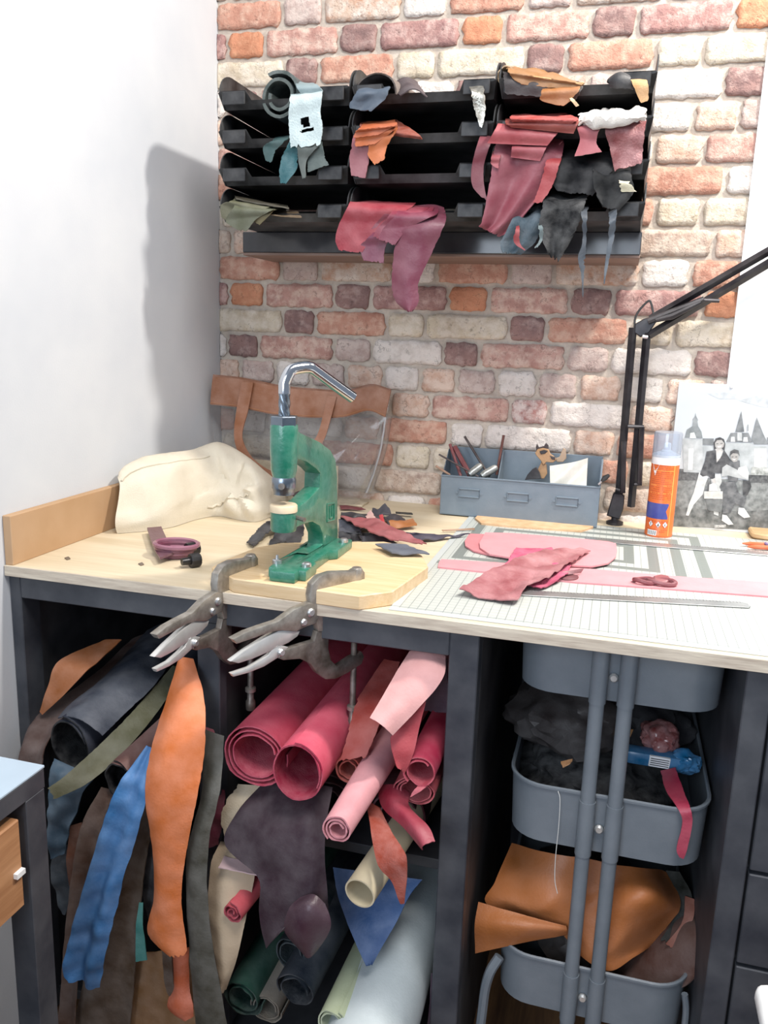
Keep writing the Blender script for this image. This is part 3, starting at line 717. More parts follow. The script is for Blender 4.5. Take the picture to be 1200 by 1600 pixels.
lv = [Vector((RX, RY, zat(615))), Vector((RX, RY, zat(600)))] + [py(449, 588, RY + .003), py(456, 578, RY + .008), py(470, 574.5, RY + .015), py(484, 574, RY + .022), py(494, 580, RY + .03), py(520, 599, RY + .05), py(551, 621, RY + .075)]
G().tube([lv[0]] + cr(lv[1:], 26), .0088, 14).build('lever', chrome, pr)
G().lathe([(0, zat(772)), (.0155, zat(772)), (.0165, zat(764)), (.018, zat(762)), (.018, zat(749)), (.0165, zat(745)), (0, zat(745))], (RX, RY, 0), 22).build('ram_collar', plain('blue_steel', '7d8894', .3, 1.0, .15), pr)
G().lathe([(0, -.0005), (.005, -.0005), (.005, .002), (0, .002)], (RX + .004, RY - .0175, zat(757)), 10, (0, -1, 0)).build('set_screw', darksteel, pr)
G().lathe([(0, zat(829)), (.0185, zat(829)), (.0195, zat(825)), (.0195, zat(799)), (0, zat(799))], (RX, RY, 0), 22).build('anvil', green, pr)
G().lathe([(0, zat(799)), (.0205, zat(799)), (.0205, zat(790)), (.019, zat(788)), (0, zat(788))], (RX, RY, 0), 22).build('anvil_cap', plain('bone', 'd2bfa0', .5), pr)
G().tube([(RX + .018, RY + .004, zat(808)), (RX + .034, RY - .002, zat(809))], .0035, 8).build('set_screw', darksteel, pr)
em = lambda u, v: Vector((XS + .0001, px(u, v, XS).y, px(u, v, XS).z))
g = G()
for a, b in (((511, 788), (511, 815)), ((511, 815), (522, 812)), ((522, 812), (522, 786)), ((522, 786), (511, 788)), ((515, 791), (515, 810)), ((518.5, 790), (518.5, 808)), ((515, 810), (518.5, 808))):
    g.tube([em(*a), em(*b)], .0016, 6)
g.build('emblem', green, pr)
for x, y in ((.456, -.722), (.504, -.722), (.509, -.56), (.456, -.56)):
    G().lathe([(0, .017), (.0075, .017), (.0075, .022), (.0055, .0235), (.003, .0235), (.002, .030), (0, .030)] if x < .46 and y < -.7 else [(0, .017), (.0075, .017), (.0075, .0215), (.005, .0235), (0, .0235)], (x, y, bz), 10).build('bolt', steel, pr)

# ---- locking C-clamps (drawn in the clamp's own vertical plane: s = towards the handles, z = up, from the jaw tip)
tipz = bz
T2 = pz(556, 905, bz); D2 = Vector((-.53, -.85, 0)).normalized(); N2 = Vector((-D2.y, D2.x, 0))
def c2(u, v):
    p = pp(u, v, T2, N2); return ((p - T2).dot(D2), p.z - T2.z)
def make_clamp(label, tip, D):
    D = Vector(D).normalized(); N = Vector((-D.y, D.x, 0))
    if N.x < 0: N = -N
    root = thing('locking_clamp', label, 'clamp', tip, 'locking clamps on the bench edge')
    def P(s, z, o=0.0): return Vector(tip) + D * s + Vector((0, 0, z)) + N * o
    def plate(nm, pxs, w, m, parent=root, off=0.0, bev=.0015):
        q = [c2(*a) for a in pxs]; return G().prism([P(s, z, off - w / 2) for s, z in q], N, w, bev, seg=2).build(nm, m, parent)
    plate('upper_jaw', [(566, 893), (566, 905), (556, 908), (540, 910), (520, 918), (511, 930), (508, 950), (508, 985), (494, 985), (484, 950), (481, 930), (484, 912), (496, 899), (515, 893), (548, 892), (552, 889), (563, 889)], .0135, nickel)
    plate('lower_arm', [(511, 985), (510, 1012), (514, 1030), (524, 1040), (545, 1026), (562, 1017), (566, 1024), (562, 1036), (540, 1050), (522, 1059), (506, 1060), (492, 1050), (482, 1036), (466, 1028), (440, 1030), (432, 1027), (437, 1015), (462, 1008), (488, 1000), (492, 985)], .011, darksteel)
    plate('fixed_handle', [(500, 945), (490, 972), (475, 977), (458, 985), (436, 983), (419, 986), (387, 997), (366, 1004), (359, 997), (380, 986), (402, 978), (430, 969), (455, 951), (480, 940)], .0125, nickel, off=.001)
    plate('lever_handle', [(466, 985), (462, 993), (448, 1003), (420, 1016), (392, 1028), (370, 1035), (357, 1032), (380, 1015), (410, 996), (432, 984), (450, 983)], .010, plain('bright_steel', 'd8d8d6', .3, .6, .15, 40))
    plate('release_lever', [(448, 1010), (432, 1026), (410, 1040), (385, 1050), (362, 1056), (358, 1051), (385, 1042), (405, 1030), (417, 1022), (424, 1010), (434, 1006)], .008, plain('bright_steel', 'd8d8d6', .3, .6, .15, 40), off=.001)
    for (u, v, r) in ((481, 955, .0065), (470, 970, .0055), (505, 989, .0048), (435, 1017, .0055)):
        s, z = c2(u, v); G().lathe([(0, -.0105), (r * .7, -.0105), (r, -.0085), (r, .0085), (r * .7, .0105), (0, .0105)], P(s, z), 14, N).build('rivet', steel, root)
    s0, z0 = c2(557, 903)
    G().lathe([(0, 0), (.0085, 0), (.0095, .004), (.0095, .015), (.007, .019), (0, .019)], P(s0, -.0005), 16).build('jaw_pad', nickel, root)
    sa, za = c2(555, 1004); sb, zb = c2(553, 1136)
    rod = G().lathe([(0, zb), (.0075, zb), (.008, zb + .004), (.008, zb + .014), (.0055, zb + .018), (.0055, zb + .028), (.0048, zb + .03), (.0048, -.082), (.0075, -.080), (.0075, -.0775), (0, -.0775)], P(0, 0), 14).build('screw_rod', darksteel, root)
    G().lathe([(.0050, zb + .03), (.0088, zb + .032), (.0088, zb + .038), (.005, zb + .040)], P(0, 0), 14).build('collar', nickel, rod)
    return root
make_clamp('worn nickel locking clamp gripping the wooden board in front of the green press', T2, D2)
T1 = pz(391, 884, bz); T1 = Vector((T1.x, T1.y, bz))
make_clamp('worn nickel locking clamp at the board corner beside the purple strap', T1, (-.20, -.98, 0))

# ---- cream canvas bag slumped on the bench
cv = plain('canvas', 'd3cab8', 0.9, 0, 0.06, 30, .5, 500, spec=.1)
cols = [  # (u, bottom v, top v, depth to ridge, depth to back)
    (183, 833, 745, .05, .16), (200, 832, 728, .08, .22), (232, 829, 714, .10, .26), (270, 823, 706, .10, .27), (305, 812, 700, .10, .25),
    (340, 806, 694, .10, .23), (372, 812, 708, .10, .22), (400, 815, 730, .08, .19), (425, 806, 752, .06, .15), (440, 795, 778, .04, .10)]
grid = []
for (u, vb, vt, dr_, db) in cols:
    b0 = pz(u, vb, BZ + .001); dirn = Vector((-.25, 1, 0)).normalized()
    mid = b0 + dirn * dr_
    top = py(u, vt, mid.y); hgt = top.z - BZ
    rowp = [b0, b0 + dirn * (-.006) + Vector((0, 0, hgt * .22)), b0 + dirn * dr_ * .12 + Vector((0, 0, hgt * .55)), b0 + dirn * dr_ * .5 + Vector((0, 0, hgt * .86)),
            Vector((mid.x * .4 + top.x * .6, mid.y, top.z)), mid + dirn * (db - dr_) * .55 + Vector((0, 0, hgt * .72)), b0 + dirn * db + Vector((0, 0, hgt * .25)), b0 + dirn * db * .98 + Vector((0, 0, .001))]
    for p in rowp: p.x = max(p.x, .02); p.y = min(p.y, -.02)
    grid.append(cr(rowp, 44))
G2 = [cr([grid[i][j] for i in range(len(grid))], 60) for j in range(44)]
for j in range(44):
    for i in range(60):
        p = G2[j][i]; q = Vector((p.x * 14 + p.z * 7, p.y * 12 - p.z * 5, p.z * 16))
        w = 1 - abs(noise.noise(q)) * 2.2; w2 = 1 - abs(noise.noise(q * 2.1 + Vector((5, 1, 2)))) * 2.2
        ki, kj = i - 37, (j - 11) * 1.3; rad_ = math.hypot(ki, kj); ph = math.atan2(kj, ki)
        fo = sin(7 * ph + 1.5 * noise.noise((i * .08, j * .08, 3)) + rad_ * .05) * min(1, rad_ / 9) * math.exp(-rad_ / 30)
        pit = -1.6 * math.exp(-(rad_ / 5) ** 2)
        e = min(1, j / 6, (43 - j) / 6, i / 3 + .25, (59 - i) / 3 + .25)
        p += Vector((-.25, -.7, .55)) * (.013 * fo + .009 * pit + .010 * w + .004 * w2 - .004) * e
        p.x = max(p.x, .018); p.z = max(p.z, BZ + .0005); G2[j][i] = p
bag = thing('canvas_bag', 'cream canvas bag slumped on the bench in the corner', 'bag', (0.15, -0.35, BZ))
sheet_mesh('bag_body', G2, cv, .002, bag)
ends = G()
ends._add([G2[j][0] for j in range(44)], [tuple(range(44))]); ends._add([G2[j][59] for j in range(44)], [tuple(range(44))[::-1]]); ends.build('bag_end', cv, bag)
crl = [pz(314, 725, BZ + .10), pz(330, 728, BZ + .10), pz(342, 745, BZ + .085), pz(352, 770, BZ + .05)]
G().tube([G2[19][i] + Vector((-.001, -.002, .002)) for i in range(2, 30)], .0022, 6).build('hem', cv, bag)
G().tube([G2[5 + int(k * .5)][30 + k] + Vector((0, -.003, .001)) for k in range(14)], .0025, 6).build('hem', cv, bag)

# ---- clear tote bag with tan leather trim
tan = leather('8f5a3a', .5, .2)
pvc = clear_plastic('clear_pvc', 'fafafa', .025, .1)
tb = thing('tote_bag', 'clear plastic tote bag with tan leather band leaning on the brick wall', 'bag', (.24, -.09, BZ))
def tband(Y, dz=0):
    L = []; R = []
    tops = [(333, 588), (380, 593), (440, 605), (490, 610), (540, 612), (580, 603), (611, 611)]; bots = [(329, 632), (375, 637), (430, 648), (480, 652), (535, 652), (575, 642), (602, 652)]
    k = len(tops); Ys = [Y + .004 * sin(i * 1.7) - (.012 if i == 4 else 0) for i in range(k)]
    return [py(u, v + dz, y) for (u, v), y in zip(tops, Ys)], [py(u, v + dz, y - .003) for (u, v), y in zip(bots, Ys)]
for nm, Y, dz in (('leather_band', -.085, 0), ('back_band', -.05, -3)):
    A, B = tband(Y, dz)
    for p in A + B: p.x = max(p.x, .006)
    bb = sheet_mesh(nm, [[a.lerp(b_, s / 6) + Vector((0, -.002 * sin(pi * s / 6), 0)) for a, b_ in zip(cr(A, 40), cr(B, 40))] for s in range(7)], tan, .003, tb)
    if dz == 0:
        G().tube([p + Vector((0, -.0025, .004)) for p in cr(B, 60)], .0007, 5).build('stitching', leather('b0764c'), bb)
A, B = tband(-.088)
for p in B: p.x = max(p.x, .008)
bl = [py(u, v, Y) for u, v, Y in [(352, 800, -.10), (390, 800, -.12), (440, 800, -.13), (485, 797, -.13), (530, 793, -.12), (556, 786, -.11), (572, 770, -.09)]]
for p in bl: p.x = max(p.x, .02); p.z = max(p.z, BZ + .002)
bt, bo_ = cr(B, 34), cr(bl, 34); gr = []
for s in range(18):
    q = s / 17; row = []
    for i in range(34):
        a = i / 33; p = bt[i].lerp(bo_[i], q); p.y -= .035 * sin(pi * q) * (sin(pi * a) ** .5) + .006 * noise.noise((a * 9, q * 6, 3)); p.x += .012 * sin(pi * q) * (a - .4); row.append(p)
    gr.append(row)
sheet_mesh('front_panel', gr, pvc, .0008, tb)
gb = [[Vector((max(p.x, .006), -.045 + .0 * s, p.z)) for p in r] for s, r in enumerate(gr)]
sheet_mesh('back_panel', gb, pvc, .0008, tb)
ge = [[gr[s][33].lerp(gb[s][33], k / 5) + Vector((.008 * sin(pi * k / 5), 0, 0)) for k in range(6)] for s in range(18)]
sheet_mesh('side_panel', ge, pvc, .0008, tb)
G().tube([r[33] + Vector((.001, -.001, 0)) for r in gr], .0022, 7).build('seam', clear_plastic('pvc_seam', 'e8e8ea', .35, .1), tb)
def strapline(pts, w, Y):
    L = [py(u - w, v, Y + dy) for u, v, dy in pts]; R = [py(u + w, v, Y + dy) for u, v, dy in pts]; return L, R
L = [py(378, 597, -.092), py(370, 640, -.10), py(366, 675, -.13), py(370, 700, -.15), (py(385, 728, -.16)), py(410, 745, -.165), py(430, 752, -.165)]
R = [py(396, 598, -.092), py(388, 640, -.10), py(379, 675, -.13), py(382, 695, -.15), (py(395, 716, -.16)), py(416, 732, -.165), py(432, 738, -.165)]
strip('handle', None, None, L, R, tan, parent=tb, rag=0, rag_end=0, th=.003, wr=0)
L = [py(512, 618, -.10), py(505, 650, -.11), py(493, 685, -.13), py(470, 705, -.14), py(450, 720, -.14)]
R = [py(526, 620, -.10), py(518, 650, -.11), py(504, 692, -.13), py(478, 715, -.14), py(455, 732, -.14)]
strip('handle', None, None, L, R, tan, parent=tb, rag=0, rag_end=0, th=.003, wr=0)
flatc = flat('cream_lining', None, None, [(.03, -.10, BZ + .001), (.40, -.10, BZ + .001), (.40, -.05, BZ + .001), (.03, -.05, BZ + .001)], .004, suede('cfc0a6'), parent=tb)
G().box(.07, .33, -.07, -.066, BZ + .005, BZ + .085).build('lining_panel', suede('c2b49a'), tb, smooth=False)

# ---- burgundy strap with loop end and two small dies
ps = thing('folded_strap', 'burgundy leather strap with coiled end on the bench before the canvas bag', 'strap', pz(262, 870, BZ))
bur = leather('5a2c3c', .35); 
strip('strap', None, None, [pz(230, 826, BZ + .012), pz(236, 845, BZ + .012), pz(243, 862, BZ + .012), pz(250, 873, BZ + .012)], [pz(252, 824, BZ + .012), pz(260, 842, BZ + .012), pz(268, 858, BZ + .013), pz(272, 864, BZ + .014)], bur, parent=ps, rag=0, rag_end=0, th=.004, wr=0)
for k in range(4):
    c = pz(266, 872, BZ + .003); rx_, ry_ = .038 - .004 * k, .030 - .003 * k
    G().tube([(c.x + rx_ * cos(a * pi / 12) - .002 * k, c.y + .022 + ry_ * sin(a * pi / 12), BZ + .0045 + .006 * (3 - k)) for a in range(25)], .0042, 6).build('coil', leather('6d3448' if k % 2 else '8a5568', .3), ps)
for i, (a, b, lb) in enumerate((((276, 861), (310, 856), 'black knurled punch die lying behind the burgundy strap coil'), ((284, 878), (312, 874), 'black notched punch die beside the burgundy strap coil, nearer the bench edge'))):
    A = pz(*a, BZ + .012); B = pz(*b, BZ + .012); d = (B - A); ln = d.length
    t_ = thing('punch_die', lb, 'die', (A + B) / 2 - Vector((0, 0, .012)), 'small punch dies')
    G().lathe([(0, 0), (.006, 0), (.0065, ln * .45), (0, ln * .45)], A, 12, d).build('shank', plain('oxide_black', '2f2e30', .35, .8), t_)
    G().lathe([(0, ln * .45), (.0112, ln * .45), (.0118, ln * .5), (.0118, ln * .95), (.0105, ln), (0, ln)], A, 10 if i == 0 else 12, d).build('head', plain('oxide_black', '2f2e30', .35, .8), t_, smooth=False)
for i, (u, v) in enumerate(((105, 873), (220, 882))):
    tag(flat('wood_chip', 'x', 'scrap', [pz(u - 4, v, BZ), pz(u, v + 2.5, BZ), pz(u + 5, v + 1, BZ), pz(u + 2, v - 2, BZ)], .002, leather('6a5a4c')), ['tiny dark crumb on the bare bench near the upstand', 'small dark crumb on the bench beside the burgundy coil'][i], 'crumb')

# ---- pile of offcuts behind the press
SG = 'offcuts piled behind the press'
def scrap(label, pts, c, lift=.004, mats=None, curl=.006, **kw):
    """pts: outline in photo pixels, left edge top->bottom then right edge top->bottom"""
    n = len(pts) // 2
    L = [pz(u, v, BZ + lift + dz) for u, v, dz in pts[:n]]; R = [pz(u, v, BZ + lift + dz) for u, v, dz in pts[n:]]
    return strip('leather_scrap', label, 'leather', L, R, mats or leather(c, .55), group=SG, wr=curl, rag=.12, th=.0022, **kw)
scrap('charcoal leather strip trailing from under the green press', [(440, 800, .01), (405, 825, .012), (385, 848, .0), (452, 806, .01), (420, 832, .012), (396, 856, .0)], '232227')
scrap('black crumpled leather scrap under the press arm', [(420, 812, .02), (430, 830, .01), (418, 850, 0), (470, 800, .03), (476, 825, .012), (470, 850, 0)], '19161a', curl=.012)
scrap('dark brown leather scrap in the gap of the press', [(455, 770, .03), (462, 780, .02), (470, 800, 0), (490, 768, .03), (498, 785, .02), (500, 806, 0)], '3a2a2c', curl=.012)
scrap('red-brown leather sliver against the clear tote bag', [(530, 790, .0), (532, 796, 0), (565, 792, .006), (572, 797, 0)], '6d2a2e', curl=.004)
scrap('charcoal leather scrap standing highest in the pile', [(582, 795, .012), (578, 806, .004), (602, 788, .018), (622, 812, .0)], '4a4850', .01, curl=.012)
scrap('tan suede scrap with curled end at the back of the pile', [(588, 818, .01), (602, 826, .0), (646, 810, .008), (652, 822, .0)], 'a0622e', .008, curl=.008)
scrap('black leather scrap in the middle of the pile', [(533, 808, .012), (530, 830, .006), (590, 806, .012), (612, 822, .006)], '28242a', .004, curl=.01)
scrap('large black leather scrap bulging at the back of the pile', [(532, 800, .03), (531, 822, .004), (575, 802, .026), (592, 822, .004)], '1c1a1f', .010, curl=.014)
scrap('plum-black leather scrap beside the tan suede scrap', [(596, 806, .02), (606, 824, .002), (628, 806, .012), (640, 820, .0)], '2c242a', .008, curl=.010)
scrap('dark grey leather scrap tucked under the rosewood piece', [(560, 836, .012), (566, 848, .0), (600, 838, .012), (622, 852, .0)], '33313a', .006, curl=.010)
scrap('scarlet leather sliver standing in the pile', [(592, 806, .012), (595, 822, .004), (598, 804, .012), (604, 826, .004)], 'b8343c', .016, curl=.002)
scrap('slate leather scrap at the foot of the pile', [(529, 812, .012), (530, 832, .004), (560, 824, .010), (566, 834, .004)], '3d414c', .010, curl=.008)
scrap('black glossy leather scrap lying in front of the pile', [(529, 832, .01), (529, 845, .0), (575, 832, .01), (592, 840, .0)], '25252b', .004, curl=.012)
scrap('long rosewood-red leather piece lying across the pile', [(532, 808, .012), (570, 828, .012), (612, 845, .006), (545, 806, .014), (598, 815, .014), (668, 850, 0)], '8a4448', .018, curl=.006)
scrap('pale pink leather fold on the rosewood piece', [(570, 806, .004), (576, 816, .004), (580, 797, .016), (594, 820, .004)], 'd0a8a0', .024, curl=.004)
scrap('navy leather sliver reaching over the cutting mat', [(612, 828, .006), (650, 846, 0), (640, 834, .006), (735, 836, 0)], '3c3848', .006, curl=.005)
scrap('steel-grey leaf of leather lying on the wooden board edge', [(586, 851, .004), (612, 866, .002), (636, 850, .006), (672, 866, .002)], '555a66', .026, curl=.004)
scrap('thin black leather thread behind the pile', [(618, 800, .002), (618, 802, .002), (646, 802, .002), (646, 804, .002)], '2c2a26', .006, curl=.0)
scrap('thin tan leather paring on the mat corner', [(690, 828, .002), (691, 830, 0), (742, 825, .004), (743, 828, 0)], '9a7a62', .004, curl=.002)

# ---- grey metal desk caddy with tools
grey = plain('grey_enamel', '6c7a86', 0.45, 0, 0.06, 30, .1, 300)
YC = -.105; YK = -.012
ca = thing('desk_caddy', 'grey metal desk caddy with three label frames against the brick wall', 'caddy', (.74, -.06, MZ))
fl, fr2 = py(687, 797, YC), py(933, 817, YC); x0, x1 = fl.x, fr2.x
zt = py(810, 752, YC).z; zk = py(825, 705, YK).z
xk0, xk1 = py(706, 697, YK).x, py(942, 712, YK).x
def quadplate(nm, pts, n, t, m=grey, parent=ca, bev=.0008): return G().prism(pts, n, t, bev).build(nm, m, parent, smooth=False)
quadplate('front_panel', [(x0, YC, MZ + .002), (x1, YC, MZ + .002), (x1, YC, zt), (x0, YC, zt)], (0, 1, 0), .0018)
quadplate('back_panel', [(x0, YK - .002, MZ + .002), (x1, YK - .002, MZ + .002), (x1, YK - .002, zk), (x0, YK - .002, zk)], (0, 1, 0), .0018)
for x, n in ((x0, 1), (x1 - .0018, 1), (x0 + (x1 - x0) * .36, 1)):
    zf = zt if x in (x0,) or x > x1 - .01 else zt - .004
    quadplate('side_panel' if x == x0 or x > x1 - .01 else 'divider', [(x, YC + .001, MZ + .002), (x, YK - .001, MZ + .002), (x, YK - .001, zk), (x, YK - .025, zk - .004), (x, YC + .018, zf + .008), (x, YC + .001, zf)], (1, 0, 0), .0018)
quadplate('bottom', [(x0, YC, MZ + .0005), (x1, YC, MZ + .0005), (x1, YK, MZ + .0005), (x0, YK, MZ + .0005)], (0, 0, 1), .002)
G().tube([(x1 - .001, YC + .001, zt), (x1 - .001, YK - .025, zk - .004)], .0022, 6).build('rolled_rim', grey, ca)
G().tube([(x0, YC, zt), (x1, YC, zt)], .002, 6).build('rolled_rim', grey, ca)
for (u, v) in ((733, 770.5), (809, 777), (886, 784)):
    c = py(u, v, YC); w, hh = .0225, .0085
    g = G(); g.tube([(c.x - w, YC - .001, c.z + hh), (c.x + w, YC - .001, c.z + hh), (c.x + w, YC - .001, c.z - hh), (c.x - w, YC - .001, c.z - hh), (c.x - w, YC - .001, c.z + hh)], .0018, 6)
    for s in (-1, 1): g.lathe([(0, 0), (.003, 0), (.003, .002), (0, .002)], (c.x + s * (w + .004), YC, c.z), 8, (0, -1, 0))
    g.build('label_frame', grey, ca)
TG = 'tools standing in the grey caddy'
def stick(name, label, cat, a, b, Ya, Yb, r, m, **kw):
    A = py(*a, Ya); B = py(*b, Yb); A.z = max(A.z, BZ + .006)
    o = G().tube(cr([A, A.lerp(B, .5), B], 8), r, 8).build(name, m); return tag(o, label, cat, TG)
wd = leather('6a3a30', .5)
stick('tool_handle', 'dark wooden tool handle leaning over the caddy back', 'tool', (765, 745), (726, 682), -.06, -.03, .0028, plain('dark_wood', '3b2c2a', .5))
stick('tool_handle', 'thin dark rod sticking out over the caddy corner', 'tool', (748, 745), (686, 710), -.085, -.07, .002, plain('dark_wood', '3b2c2a', .5))
stick('wooden_rod', 'upright reddish wooden rod at the caddy divider', 'tool', (776, 742), (787, 680), -.05, -.03, .003, wd)
stick('wooden_stick', 'wide red-brown wooden slat leaning in the caddy', 'tool', (735, 744), (710, 698), -.06, -.035, .006, leather('7c3a3c', .5))
stick('wooden_stick', 'narrow red-brown wooden slat behind the thin dark rod', 'tool', (720, 744), (703, 694), -.07, -.04, .0035, leather('7c3a3c', .5))
stick('leather_lace', 'pale leather lace hanging over the caddy end', 'lace', (703, 742), (681, 728), -.1, -.11, .0025, suede('a58672'))
for lb, a, b in (('round silver tool handle lying beside the dark wooden handle', (733, 742), (752, 727)), ('round silver tool handle lying beside the divider', (752, 744), (776, 730))):
    A = py(*a, -.09); B = py(*b, -.07); ln = (B - A).length
    tag(G().lathe([(0, 0), (.006, 0), (.0085, ln * .2), (.0085, ln * .85), (.006, ln), (0, ln)], A, 12, B - A).build('silver_handle', plain('silver_print', 'aeb4b0', .3, .6, .5, 90)), lb, 'tool', TG)
# leather animal key fob standing in the caddy
an = thing('leather_animal', 'tan and black leather animal-head fob poking out of the caddy', 'fob', py(845, 745, -.06))
YA = -.065
def cut(nm, pts, m, y=YA, t=.004, parent=an, bev=.001): return G().prism([py(u, v, y) for u, v in pts], (0, 1, 0), t, bev).build(nm, m, parent)
cut('head', smooth_outline([py(836, 707, 0), py(846, 700, 0), py(858, 702, 0), py(864, 714, 0), py(862, 722, 0), py(850, 726, 0), py(842, 718, 0)], 1) and [(836, 708), (840, 702), (848, 700), (857, 702), (860, 709), (867, 714), (869, 719), (864, 723), (854, 722), (849, 727), (845, 720), (838, 712)], leather('a8835c', .6))
cut('neck', [(846, 722), (854, 726), (855, 740), (850, 748), (836, 748), (838, 738)], leather('a8835c', .6), YA + .004)
cut('scarf', [(832, 733), (838, 730), (843, 738), (846, 748), (820, 750), (824, 742)], leather('201e24', .6), YA - .004)
cut('eye_patch', [(843, 705), (850, 703), (856, 705), (851, 709), (845, 710)], leather('201e24', .6), YA - .0015, .0015)
cut('muzzle', [(859, 712), (867, 714), (868, 719), (862, 718)], leather('2a1c1e', .6), YA - .0015, .006)
cut('tuft', [(838, 704), (837, 699), (839, 693), (842, 699), (850, 697), (853, 692), (857, 696), (857, 702), (848, 700)], leather('3a3032', .7), YA + .002)
cut('ear', [(868, 716), (874, 714), (880, 700), (884, 702), (885, 716), (880, 722), (870, 722)], leather('a8917a', .6), YA + .01)
# clear bag of parts
g = []
for s in range(8):
    q = s / 7; row = []
    for i in range(10):
        a = i / 9; p = py(858 + a * 60 * (1 - .06 * q) + 2 * q, (729 - 12 * a ** 1.5) * (1 - q) + (758 + 3 * a) * q, -.085); p.y += .012 * (1 - q) + .003 * sin(a * 7 + q * 5); row.append(p)
    g.append(row)
tag(sheet_mesh('plastic_bag', g, [plain('milky_plastic', 'cfcdc4', .25, 0, .15, 40), plain('milky_plastic', 'cfcdc4', .25)], .002), 'milky plastic bag of parts standing in the caddy', 'bag')
cl = thing('spring_clip', 'small black-handled clip hooked on the caddy rim', 'clip', py(946, 750, YC))
G().tube([py(935, 757, YC - .002), py(941, 751, YC - .002)], .002, 6).build('wire', steel, cl)
G().tube([py(940, 752, YC - .003), py(945, 747, YC - .003), py(952, 742, YC - .003)], [.003, .006, .003], 10).build('handle', plain('black_plastic', '17181c'), cl)

# ---- tan leather shape in front of the caddy
flat('leather_cutout', 'tan leather panel with clipped corners lying before the caddy', 'leather', [pz(u, v, MZ) for u, v in [(742, 812), (748, 806), (760, 802), (820, 806), (900, 812), (920, 813), (931, 819), (926, 826), (908, 832), (860, 829), (790, 824), (752, 820)]], .004, suede('d2ac84'))
# ---- pink leather pieces on the mat
pink = leather('d08c92', .65, .06); pinkb = leather('c47a80', .65, .08)
flat('leather_strap', 'long pink leather strap blank lying across the mat', 'leather', [pz(u, v, MZ) for u, v in [(686, 880), (690, 876), (760, 880), (900, 889), (1060, 903), (1199, 912), (1230, 914), (1232, 940), (1199, 934), (1040, 922), (900, 912), (760, 896), (684, 888)]], .0028, pink)
flat('leather_cutout', 'pink rounded leather panel, lower of the stacked pair', 'leather', [pz(u, v, MZ + .001) for u, v in [(733, 836), (800, 838), (870, 845), (880, 870), (800, 874), (765, 869), (740, 863), (727, 855), (726, 848)]], .003, pinkb)
flat('leather_cutout', 'pink rounded leather panel, upper of the stacked pair', 'leather', [pz(u, v, MZ + .0045) for u, v in [(758, 834), (800, 835), (900, 843), (950, 848), (962, 851), (964, 862), (962, 872), (950, 882), (925, 887), (880, 885), (800, 874), (765, 868), (750, 858), (749, 850)]], .0028, pink)
def mstrip(label, Lp, Rp, c, **kw):
    return strip('leather_offcut', label, 'leather', [pz(u, v, MZ + z) for u, v, z in Lp], [pz(u, v, MZ + z) for u, v, z in Rp], kw.pop('mats', leather(c, .6, .3, bump=.6)), group='crumpled offcuts on the mat', **kw)
mstrip('magenta suede offcut under the dusty red hide', [(806, 856, .012), (790, 880, .01), (775, 905, .008)], [(862, 856, .012), (890, 890, .012), (845, 922, .004)], 'b04a68', mats=[suede('b8506e'), suede('a84a60')], wr=.005)
mstrip('small magenta suede offcut beside the dusty red hide', [(865, 880, .012), (850, 895, .01), (845, 905, .006)], [(893, 873, .012), (890, 890, .008), (873, 909, .005)], 'b04a68', mats=[suede('b8506e'), suede('a84a60')], wr=.004)
mstrip('dusty red crinkled hide lying across the pink panels', [(868, 857, .016), (820, 870, .018), (770, 893, .016), (742, 908, .012), (717, 921, .012)], [(923, 859, .014), (890, 880, .018), (852, 905, .016), (826, 918, .010), (806, 942, .006)], '9c5258', wr=.006, fold=(.004, .8, 1), rag=.03, rag_end=.15)
mstrip('small brown-pink leather sliver curled on the strap', [(877, 894, .012), (880, 899, .008)], [(911, 888, .014), (906, 895, .006)], '9a6a6e', wr=.003, rag=.02)
flat('leather_disc', 'dark red leather disc on the pink strap beside the curled sliver', 'leather', [pz(889 + 15 * cos(a), 903 + 4.5 * sin(a), MZ + .003) for a in [k * pi / 8 for k in range(16)]], .002, leather('6d3a40', .6))
# small red folded buckle loop
bk = thing('leather_loop', 'folded oxblood leather loop lying on the pink strap', 'leather', pz(1020, 908, MZ + .003))
for k, (u, v, a, b_) in enumerate(((1007, 907, .016, .011), (1034, 909, .021, .012))):
    c = pz(u, v, MZ + .0075)
    G().tube([(c.x + a * cos(t * pi / 10), c.y + b_ * sin(t * pi / 10), c.z + .0015 * sin(t * pi / 5)) for t in range(21)], .0038, 7).build('loop', leather('7a3a42', .35), bk)
G().prism([pz(u, v, MZ + .004) for u, v in [(1020, 905), (1032, 902), (1045, 905), (1048, 911), (1035, 914), (1022, 913)]], (0, 0, 1), .006, .002).build('tab', leather('8c4a50', .35), bk)
# ---- steel rulers
def ruler(label, a, b, w, th=.0012, m=None, grp=None):
    A = pz(*a, MZ + .001); B = pz(*b, MZ + .001); d = (B - A).normalized(); n = Vector((d.y, -d.x, 0))
    r = thing('steel_ruler', label, 'ruler', A)
    pts = [A, B - d * w * .2, B + n * w * .25, B + n * w * .75, B - d * w * .2 + n * w, A + n * w]
    G().prism([p for p in pts][::-1], (0, 0, 1), th, .0002).build('blade', m or plain('ruler_steel', 'b4b6b6', .36, .8, .2, 25), r, smooth=False)
    g = G(); L = (B - A).length; k = 0
    while k * .005 < L - .01:
        p = A + d * (k * .005); hgt = .006 if k % 2 == 0 else .004
        g.prism([p, p + d * .0006, p + d * .0006 + n * hgt, p + n * hgt][::-1], (0, 0, 1), th + .00015); k += 1
    g.build('graduations', plain('etched_black', '3a3c40', .5), r, smooth=False); return r
ruler('steel ruler lying on the mat along the bench front', (800, 922), (1166, 942), .026)
ruler('long steel ruler lying on the mat beyond the pink panels', (915, 840), (1260, 868), .030)
